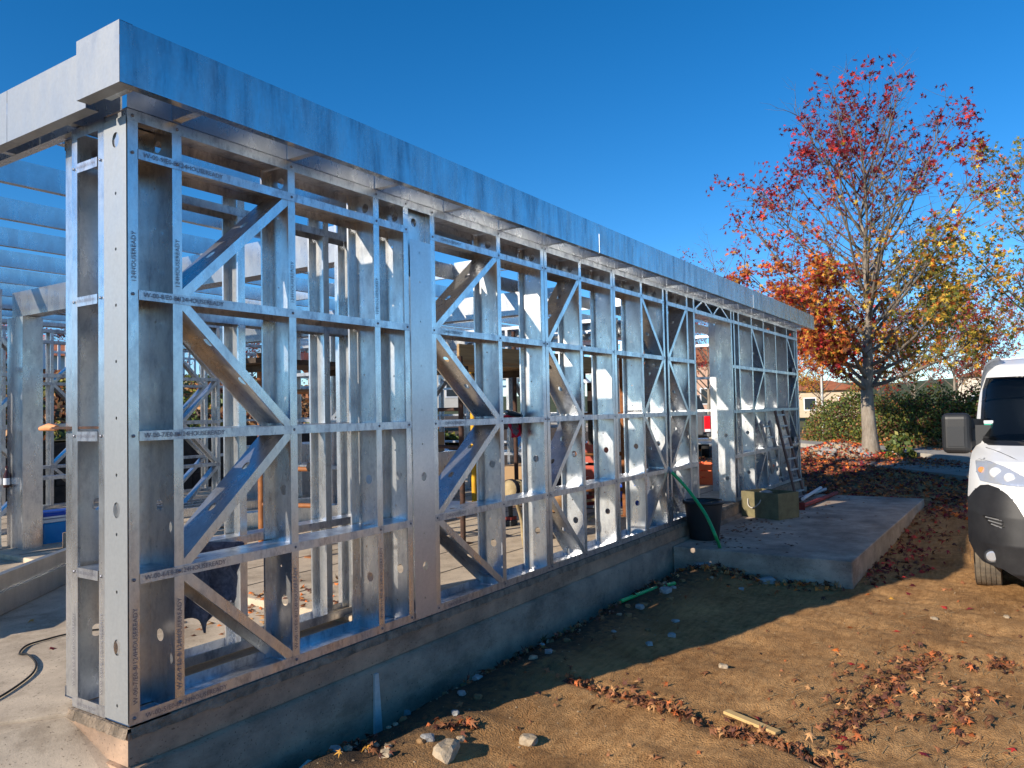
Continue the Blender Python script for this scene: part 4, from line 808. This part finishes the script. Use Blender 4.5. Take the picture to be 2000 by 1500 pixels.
under(T, 'pouch', MB().tube([kc+V((-.16, 0, .05)), kc+V((-.14, 0, 0)), kc+V((.2, 0, -.02)), kc+V((.24, 0, 0))], [.05, .12, .12, .06], 14), LEATHER); under(T, 'clothes', MB().tube(smooth([kc+V((.04, .12, .5)), kc+V((.05, .12, .2)), kc+V((.05, .1, -.2)), kc+V((.07, .08, -.55))]), [.12]*4+[.15]*8+[.16]*8+[.11]*5, 12), DCLOTH); under(T, 'reflective_strip', MB().box(kc+V((.14, -.02, .3)), (.025, .012, .3)), mat('hi_vis_yellow', (.75, .75, .03), .6))
g = onZ(1000, 1026, .012); T = empty('cordless_drill', (g.x, g.y, .012), 'red and black cordless drill standing on the floor', 'drill'); o_ = V((g.x-.02, g.y, .012))
bev(under(T, 'battery', MB().box(o_+V((0, 0, .035)), (.15, .1, .07)), BLK), .01); under(T, 'base', MB().box(o_+V((0, 0, .09)), (.12, .085, .035)), REDP); under(T, 'grip', MB().tube([o_+V((0, 0, .1)), o_+V((-.01, 0, .27))], [.026, .03], 10), BLK); under(T, 'body', MB().tube([o_+V((-.09, 0, .3)), o_+V((-.07, 0, .3)), o_+V((.06, 0, .3)), o_+V((.1, 0, .3))], [.02, .045, .045, .02], 12), REDP)
# stacked steel box sections on the floor
for i, (a, b, lb) in enumerate(((480, 1032, 'near steel box section with a bright sunlit end on the house floor'), (545, 1005, 'far steel box section lying behind the sunlit one'))):
    g = onZ(a, b, .012); d = V((.92, -.38, 0)).normalized(); n2 = V((.38, .92, 0)); c = g+d*.95+n2*.1+n2*(i*.0); c.z = .014+.09; obj('box_section', MB().box(c, (1.9-.3*i, .2, .18), (d, n2, Zv)), STEEL, label=lb, cat='steel section')
for i in range(5):
    obj('steel_section', csec((3.2+.1*i, 6.2+.32*i, .014), (4.6, -.4, 0), (0, 0, .12), (0, .06, 0), .012), STEEL, label='long steel section laid out flat on the floor in the middle of the house', cat='steel section', group='steel sections on the house floor')
# crates, cardboard, buckets, further clutter seen through the frame
def crate(px, py, y, sz, M, lb, cat='crate'):
    q = onY(px, py, y); T = empty('crate', (q.x, q.y, .012), lb, cat); x, yy = q.x, q.y; w_, d_, h_ = sz
    for k in range(3):
        z = .03+h_*(k+.5)/3.1
        for s_ in (-1, 1): under(T, 'slat', MB().box((x+s_*w_/2, yy, z), (.015, d_, h_/3.6)), M); under(T, 'slat', MB().box((x, yy+s_*d_/2, z), (w_-.02, .015, h_/3.6)), M)
    under(T, 'crate_bottom', MB().box((x, yy, .025), (w_-.02, d_-.02, .015)), M)
    for sx in (-1, 1):
        for sy in (-1, 1): under(T, 'corner_post', MB().box((x+sx*(w_/2-.02), yy+sy*(d_/2-.02), h_/2+.02), (.03, .03, h_)), M)
crate(1382, 940, 1.2, (.55, .4, .36), ORPL, 'bright orange plastic crate just inside the doorway'); crate(1163, 935, 1.6, (.4, .4, .9), mat('red_plastic', (.42, .06, .03), .5), 'tall red plastic crate behind the lit studs')
def carton(x, y, z, sz, M, lb, nm='carton', cat='box'): bev(obj(nm, MB().box((x, y, z+sz[2]/2), sz), M, label=lb, cat=cat), .006)
carton(7.3, 4.3, .014, (.9, .6, .75), STEEL, 'grey steel cabinet standing in the middle of the house', 'cabinet', 'cabinet'); carton(7.2, 4.25, .768, (.5, .4, .3), CARD, 'brown cardboard box on top of the grey steel cabinet'); carton(8.3, 3.1, .014, (.7, .6, .5), CARD, 'brown cardboard box on the floor by the partition'); carton(6.6, 6.4, .014, (1.8, .7, .9), STEEL, 'long grey steel bench near the middle partition', 'bench', 'bench'); carton(5.7, 2.9, .014, (1.2, .5, .16), WHPL, 'flat white panel stack on the house floor', 'panel_stack', 'panels'); carton(8.05, 1.15, .014, (.5, .35, .3), BLUED, 'dark blue tool case by the doorway', 'tool_case', 'case')
for i, (x, y) in enumerate(((7.9, .9), (8.4, 1.5), (7.5, 1.6))):
    T = empty('bucket', (x, y, .014), ['black bucket of tools by the rusty post', 'grey bucket near the orange crate', 'dark red bucket behind the lit studs'][i], 'bucket'); M = (BLK, GREYPL, REDP)[i]
    under(T, 'bucket_body', MB().lathe((x, y, .016), [(0, 0), (.12, 0), (.15, .28), (.14, .28), (.11, .02), (0, .02)], 20), M); under(T, 'handle', MB().tube(smooth([(x-.15, y, .28), (x-.1, y, .4), (x, y, .44), (x+.1, y, .4), (x+.15, y, .28)]), .005, 5), ALU)
cd_ = empty('debris_heap', (7.7, 1.2, .012), 'heap of dark offcuts and wire on the floor behind the lit studs', 'debris')
for k in range(40):
    a = V((random.uniform(6.3, 8.3), random.uniform(.9, 2.1), random.uniform(.03, .22))); d = V((random.uniform(-.3, .3), random.uniform(-.3, .3), random.uniform(-.05, .12))); under(cd_, 'offcut', MB().bar(a, a+d, .05, .03), random.choice((WOODD, RUSTD, DCLOTH, WOOD, ALU)))

# ------------------------------------------------------------------ grey pickup beyond the doorway
pk_ = onZ(1384, 915, -.1); ddx = V((.93, .36, 0)).normalized(); side = V((-ddx.y, ddx.x, 0)); tl = onZ(1398, 905, -.12)
base = at(1390, 860, 21.5); base = V((base.x, base.y, -.1))-side*0; base = base+side*.93
T = empty('pickup_truck', base, 'dark grey pickup truck with red tail lights parked beyond the doorway', 'pickup'); PW = lambda a, b, c: base+ddx*a+side*b+V((0, 0, c)); PA = (ddx, side, Zv)
GREYC = mat('grey_car_paint', (.17, .175, .185), .3, .4); GREYC.node_tree.nodes['Principled BSDF'].inputs['Coat Weight'].default_value = .6
def rbox(nm, c, sz, M, w_=.05, par=None): return bev(under(par or T, nm, MB().box(PW(*c), sz, PA), M), w_, 3)
rbox('tailgate', (.03, 0, .95), (.07, 1.42, .56), GREYC, .03); rbox('bed_side', (1.0, .87, .92), (2.0, .14, .62), GREYC, .05); rbox('bed_side', (1.0, -.87, .92), (2.0, .14, .62), GREYC, .05); rbox('bed_floor', (1.0, 0, .66), (1.9, 1.6, .05), BLK, .005); rbox('cab', (2.85, 0, .98), (1.7, 1.84, .8), GREYC, .1)
T2 = rbox('bonnet', (4.35, 0, .9), (1.35, 1.8, .6), GREYC, .12); 
mb = MB(); mb.add([PW(2.05, -.85, 1.37), PW(2.05, .85, 1.37), PW(3.75, .85, 1.37), PW(3.75, -.85, 1.37), PW(2.3, -.7, 1.8), PW(2.3, .7, 1.8), PW(3.1, .7, 1.8), PW(3.1, -.7, 1.8)], [(0, 1, 5, 4), (1, 2, 6, 5), (2, 3, 7, 6), (3, 0, 4, 7), (4, 5, 6, 7)]); under(T, 'cab_glass', mb, mat('tinted_glass', (.02, .025, .03), .08)); rbox('cab_roof', (2.7, 0, 1.81), (.9, 1.45, .05), GREYC, .02)
rbox('rear_bumper', (-.08, 0, .52), (.16, 1.7, .16), mat('chrome_bumper', (.6, .6, .6), .2, .9), .03); TLM = mat('tail_light_red', (.75, .01, .02), .2)
for s_ in (-1, 1): rbox('tail_light', (.0, s_*.83, .98), (.12, .18, .46), TLM, .03); rbox('reversing_light', (-.005, s_*.83, .8), (.12, .16, .08), WHPL, .01)
rbox('number_plate', (-.17, 0, .54), (.01, .5, .11), WHPL, .003)
for a_ in (.95, 4.25):
    for s_ in (-1, 1):
        wc = PW(a_, s_*.78, .36); wh = under(T, 'wheel', MB().tube([wc-side*.11, wc-side*.1, wc+side*.1, wc+side*.11], [.3, .36, .36, .3], 20), BLKR)
        r_ = obj('rim', MB().tube([wc+side*(s_*.09), wc+side*(s_*.115)], .2, 16), ALU, wh)

# ------------------------------------------------------------------ white van
VG = -.47; YC = -3.985; X0 = 6.12
hp = [.14, .3, .55, .8, .95, 1.1, 1.27, 1.33, 1.42, 1.8, 2.14, 2.22, 2.28, 2.31]; xp = [.16, .03, 0, .03, .075, .13, .24, .42, .72, 1.05, 1.36, 1.5, 1.72, 2.1]
wq = [1.0, 1.02, 1.025, 1.025, 1.02, 1.01, .995, .985, .97, .93, .885, .86, .8, .72]
def vx(y, h):
    u = min(1, abs(y-YC)/np.interp(h, hp, wq)); return X0+float(np.interp(h, hp, xp))+(.48*u**7 if h < 1.25 else (.48-.14*min(1, (h-1.25)/.5))*u**7)
def vproj(px, py):
    x = 7.0
    for _ in range(12): q = onX(px, py, x); x = vx(q.y, min(2.31, max(.14, q.z-VG)))
    q = onX(px, py, x); return (q.y, q.z-VG)
def mir(P): return [(2*YC-a, b) for a, b in P]
def inp(P, y, h):
    c = False; n = len(P)
    for i in range(n):
        (a, b), (d, e) = P[i], P[(i+1) % n]
        if (b > h) != (e > h) and y < (d-a)*(h-b)/(e-b)+a: c = not c
    return c
pHEAD = [vproj(*q_) for q_ in ((1905, 898), (1913, 895), (1935, 901), (1962, 911), (2000, 931), (2012, 950), (1985, 950), (1935, 943), (1914, 938), (1907, 920))]
pGL = [vproj(*q_) for q_ in ((1926, 738), (1919, 760), (1916, 800), (1914, 845), (1919, 862), (1930, 869))]; hb = pGL[-1][1]; ht_ = pGL[0][1]; 
pBL = [(YC, 0), (YC+1.2, 0)]+[vproj(*q_) for q_ in ((1880, 988), (1890, 972), (1901, 958), (1915, 947), (1930, 946), (1950, 953), (1968, 966), (1985, 985), (2000, 1010))]+[(YC, vproj(2000, 1012)[1])]
pCUT = [(YC+1.2, 0)]+[vproj(*q_) for q_ in ((1874, 1010), (1884, 1022), (1890, 1050), (1902, 1075), (1920, 1096), (1960, 1112))]+[(YC+.4, .12), (YC+.4, 0)]
pVENT = [vproj(*q_) for q_ in ((1920, 1006), (1945, 1010), (1960, 1022), (1963, 1031), (1935, 1026))]
pREC = [vproj(*q_) for q_ in ((1906, 995), (1925, 998), (1968, 1018), (1975, 1040), (1925, 1040), (1912, 1025))]
WHITE = mat('white_van_paint', (.74, .74, .73), .28); WHITE.node_tree.nodes['Principled BSDF'].inputs['Coat Weight'].default_value = .5
BUMP = noisy('dusty_black_bumper', (.026, .026, .028), (.014, .014, .016), 6, .5, .1, .002)
NU, NH = 168, 190; us = np.linspace(-1, 1, NU+1); hsv = np.linspace(.14, 2.31, NH+1)
grid = {}; comp = {k: ([], [], {}) for k in ('body', 'bumper', 'windscreen', 'surround', 'headlight', 'vent')}
off = dict(body=0, bumper=-.008, windscreen=.004, surround=-.003, headlight=-.012, vent=.02)
def snap(y, h, R_=.0075):
    best = None
    for A0, D0, LL in SEG:
        qx, qy = y-A0[:, 0], h-A0[:, 1]; t = np.clip((qx*D0[:, 0]+qy*D0[:, 1])/LL, 0, 1); dx, dy = qx-D0[:, 0]*t, qy-D0[:, 1]*t; d2 = dx*dx+dy*dy; i = int(d2.argmin())
        if d2[i] < R_*R_ and (best is None or d2[i] < best[0]): best = (d2[i], y-dx[i], h-dy[i])
    return (best[1], best[2]) if best else (y, h)
def vpt(u, h): wd = np.interp(h, hp, wq); y, h = snap(YC+u*wd, h) if abs(u) < .999 else (YC+u*wd, h); return (vx(y, h), y, VG+h)
cut_m, hd_m, bl_m, vn_m = mir(pCUT), mir(pHEAD), mir(pBL), mir(pVENT)
gl_full = [(a, b) for a, b in pGL]+[(2*YC-a, b) for a, b in reversed(pGL)]
gcx, gcy = YC, (hb+ht_)/2; gl_in = [(gcx+(a-gcx)*.962, gcy+(b-gcy)*.915+.015) for a, b in gl_full]
SEG = []
for P_ in (pCUT, cut_m, gl_in, gl_full, pHEAD, hd_m, pVENT, vn_m, pBL, bl_m):
    A0 = np.array(P_); D0 = np.roll(A0, -1, 0)-A0; SEG.append((A0, D0, (D0**2).sum(1)+1e-9))
for j in range(NH):
    h = (hsv[j]+hsv[j+1])/2
    for i in range(NU):
        u = (us[i]+us[i+1])/2; y = YC+u*np.interp(h, hp, wq)
        if inp(pCUT, y, h) or inp(cut_m, y, h): continue
        if inp(gl_in, y, h): k = 'windscreen'
        elif inp(gl_full, y, h): k = 'surround'
        elif inp(pHEAD, y, h) or inp(hd_m, y, h): k = 'headlight'
        elif inp(pVENT, y, h) or inp(vn_m, y, h): k = 'vent'
        elif inp(pBL, y, h) or inp(bl_m, y, h): k = 'bumper'
        else: k = 'body'
        vs_, fs, ix = comp[k]; f_ = []
        for a, b in ((i, j), (i+1, j), (i+1, j+1), (i, j+1)):
            if (a, b) not in ix: ix[(a, b)] = len(vs_); q = vpt(us[a], hsv[b]); vs_.append((q[0]+off[k], q[1], q[2]))
            f_.append(ix[(a, b)])
        fs.append(tuple(f_))
VAN = empty('van', (X0+1, YC, VG), 'white panel van with black bumper parked on the dirt facing the building site', 'van')
GLASS = mat('windscreen_glass', (.28, .34, .38), .02); b_ = GLASS.node_tree.nodes['Principled BSDF']; b_.inputs['Transmission Weight'].default_value = 1; b_.inputs['IOR'].default_value = 1.38
HLM = mat('headlight_lens', (.62, .64, .67), .1, .55)
bump(HLM, tex_noise(HLM, 40, 2, .5, (1, 1, .25)).outputs[0], .25, .01)
VM = dict(body=WHITE, bumper=BUMP, windscreen=GLASS, surround=mat('windscreen_border', (.012, .013, .015), .25), headlight=HLM, vent=mat('vent_grille', (.015, .015, .015), .6))
for k, (vs_, fs, ix) in comp.items():
    mb = MB(); mb.add(vs_, [f_[::-1] for f_ in fs], True)
    if k == 'headlight':
        for s_ in (1, -1):
            sel = [f_ for f_ in fs if (vs_[f_[0]][1]-YC)*s_ > 0]; ids = sorted({i for f_ in sel for i in f_}); mp = {q: i for i, q in enumerate(ids)}
            m2 = MB(); m2.add([vs_[q] for q in ids], [tuple(mp[i] for i in f_[::-1]) for f_ in sel], True); hl_ = under(VAN, 'headlight', m2, HLM)
            for (px, py, r, M, nm) in ((1917, 917, .028, 'amb', 'indicator'), (1945, 923, .05, 'lens', 'lamp_lens'), (1972, 933, .045, 'lens', 'lamp_lens')):
                y, h = vproj(px, py); y = y if s_ > 0 else 2*YC-y; x = vx(y, h); ob = obj(nm, MB().tube([(x-.022, y, VG+h), (x-.03, y, VG+h)], [r, r*.8], 16), (bpy.data.materials.get('amber_lens') or mat('amber_lens', (.8, .25, .08), .2)) if M == 'amb' else (bpy.data.materials.get('chrome_lens') or mat('chrome_lens', (.85, .87, .9), .12, .35)), hl_)
    elif k == 'vent':
        for s_ in (1, -1):
            sel = [f_ for f_ in fs if (vs_[f_[0]][1]-YC)*s_ > 0]; ids = sorted({i for f_ in sel for i in f_}); mp = {q: i for i, q in enumerate(ids)}; m2 = MB(); m2.add([vs_[q] for q in ids], [tuple(mp[i] for i in f_[::-1]) for f_ in sel], True); ve = under(VAN, 'vent', m2, VM['vent'])
            for py in (1012, 1019, 1026):
                a, b = vproj(1925+(py-1012)*.8, py-3), vproj(1957, py+5); f2 = lambda p_: (vx(p_[0], p_[1])-.004, p_[0] if s_ > 0 else 2*YC-p_[0], VG+p_[1]); obj('slat', MB().bar(f2(a), f2(b), .012, .008), ALU, ve)
    else: under(VAN, k, mb, VM[k])
# sides, rear, roof
mb = MB()
for s_ in (-1, 1):
    for j in range(NH):
        h0, h1 = hsv[j], hsv[j+1]; hm = (h0+h1)/2
        xs_ = [vpt(s_, hm)[0]]+list(np.arange(X0+1.5, X0+5.4, .12))+[X0+5.4]
        if hm < .75: xs_ = [x for x in sorted(set([X0+.55, X0+.6]+list(np.arange(X0+.66, X0+5.4, .06))+[X0+5.4]))]
        for a, b in zip(xs_, xs_[1:]):
            xm = (a+b)/2
            if any((xm-wx_)**2+(hm-.34)**2 < .4**2 for wx_ in (X0+.98, X0+4.05)): continue
            if hm < .3: continue
            y0, y1 = YC+s_*np.interp(h0, hp, wq), YC+s_*np.interp(h1, hp, wq); mb.add([(a, y0, VG+h0), (b, y0, VG+h0), (b, y1, VG+h1), (a, y1, VG+h1)], [(0, 1, 2, 3)], True)
under(VAN, 'side_panels', mb, WHITE)
mb = MB(); mb.box((X0+3.75, YC, VG+2.305), (3.3, 1.44, .012)); under(VAN, 'roof', mb, WHITE); mb = MB(); mb.box((X0+5.4, YC, VG+1.3), (.02, 1.98, 2.0)); under(VAN, 'rear_doors', mb, WHITE); mb = MB(); mb.box((X0+3.0, YC, VG+.32), (4.6, 1.5, .05)); under(VAN, 'underbody', mb, BLK)
for wx_ in (X0+.98, X0+4.05):
    for s_ in (-1, 1):
        wc = V((wx_, YC+s_*.885, VG+.335)); mb = MB(); pr_ = [(-.115, .25), (-.112, .31)]
        for k in range(5): a = -.105+.042*k; pr_ += [(a, .335), (a+.036, .335), (a+.037, .327), (a+.041, .327)]
        pr_ += [(.105, .335), (.112, .31), (.115, .25)]; n = 40; vv = [(wc.x+r*math.cos(2*math.pi*q/n), wc.y+a, wc.z+r*math.sin(2*math.pi*q/n)) for a, r in pr_ for q in range(n)]
        mb.add(vv, [(i*n+q, i*n+(q+1) % n, (i+1)*n+(q+1) % n, (i+1)*n+q) for i in range(len(pr_)-1) for q in range(n)]); wh = under(VAN, 'wheel', mb, noisy('dusty_tyre', (.2, .165, .12), (.1, .085, .07), 9, .95, .5, .004, 60) if not bpy.data.materials.get('dusty_tyre') else bpy.data.materials['dusty_tyre'])
        obj('rim', MB().tube([wc-V((0, .11, 0)), wc+V((0, .11, 0))], .25, 24), ALU, wh)
# fog lights, mirror, wiper, interior
for s_ in (1, -1):
    y, h = vproj(1938, 1086); y = y if s_ > 0 else 2*YC-y; x = vx(y, h); fo = under(VAN, 'fog_light', MB().tube([(x-.002, y, VG+h), (x-.022, y, VG+h)], [.066, .06], 20), BLK); obj('lens', MB().tube([(x-.02, y, VG+h), (x-.03, y, VG+h)], [.05, .035], 20), HLM, fo)
    my = onX(1866, 846, 7.05).y; my = my if s_ > 0 else 2*YC-my; mz = onX(1866, 846, 7.05).z
    mr = bev(under(VAN, 'mirror', MB().box((7.05, my-.012*s_, mz), (.16, .26, .41)), BLK), .06, 4); obj('mirror_band', MB().box((6.968, my-.005*s_, mz-.03), (.012, .15, .2)), mat('grey_mirror_trim', (.035, .035, .037), .3) if not bpy.data.materials.get('grey_mirror_trim') else bpy.data.materials['grey_mirror_trim'], mr)
    under(VAN, 'mirror_mount', MB().box((7.16, my-.2*s_, mz-.02), (.1, .22, .2)), BLK); under(VAN, 'mirror_arm', MB().bar((7.08, my-.08*s_, mz+.1), (7.3, my-.3*s_, mz+.08), .09, .1), BLK); under(VAN, 'mirror_arm', MB().bar((7.08, my-.08*s_, mz-.13), (7.3, my-.3*s_, mz-.11), .09, .1), BLK)
for s_ in (1, -1):
    sm2 = [vproj(*q_) for q_ in ((1926, 874), (1950, 882), (1975, 893), (2004, 908))]; under(VAN, 'bonnet_seam', MB().tube([(vx(*p_)-.001, p_[0] if s_ > 0 else 2*YC-p_[0], VG+p_[1]) for p_ in sm2], .0045, 5), BLK)
a, b = vproj(1922, 853), vproj(2010, 868); under(VAN, 'wiper', MB().bar((vx(*a)-.02, a[0], VG+a[1]), (vx(*b)-.03, b[0], VG+b[1]), .02, .02), BLK)
a = vproj(1931, 833); o = under(VAN, 'windscreen_sticker', MB().box((vx(*a)-.004, a[0], VG+a[1]), (.004, .075, .05)), mat('green_sticker', (.03, .5, .33), .5)); under(VAN, 'windscreen_sticker', MB().box((vx(*a)-.002, a[0], VG+a[1]+.045), (.004, .08, .03)), WHPL)
under(VAN, 'dashboard', MB().box((X0+1.35, YC, VG+1.15), (.7, 1.75, .3)), BLK); under(VAN, 'bulkhead', MB().box((X0+2.45, YC, VG+1.3), (.03, 1.75, 1.8)), mat('dark_lining', (.02, .025, .04), .9))
for s_ in (-1, 0, 1):
    st_ = under(VAN, 'seat', MB().box((X0+2.2, YC+s_*.56, VG+1.25), (.18, .5, .75)).box((X0+2.25, YC+s_*.56, VG+1.74), (.1, .26, .22)), mat('seat_fabric_%d' % s_, (.09, .1, .12), .95))
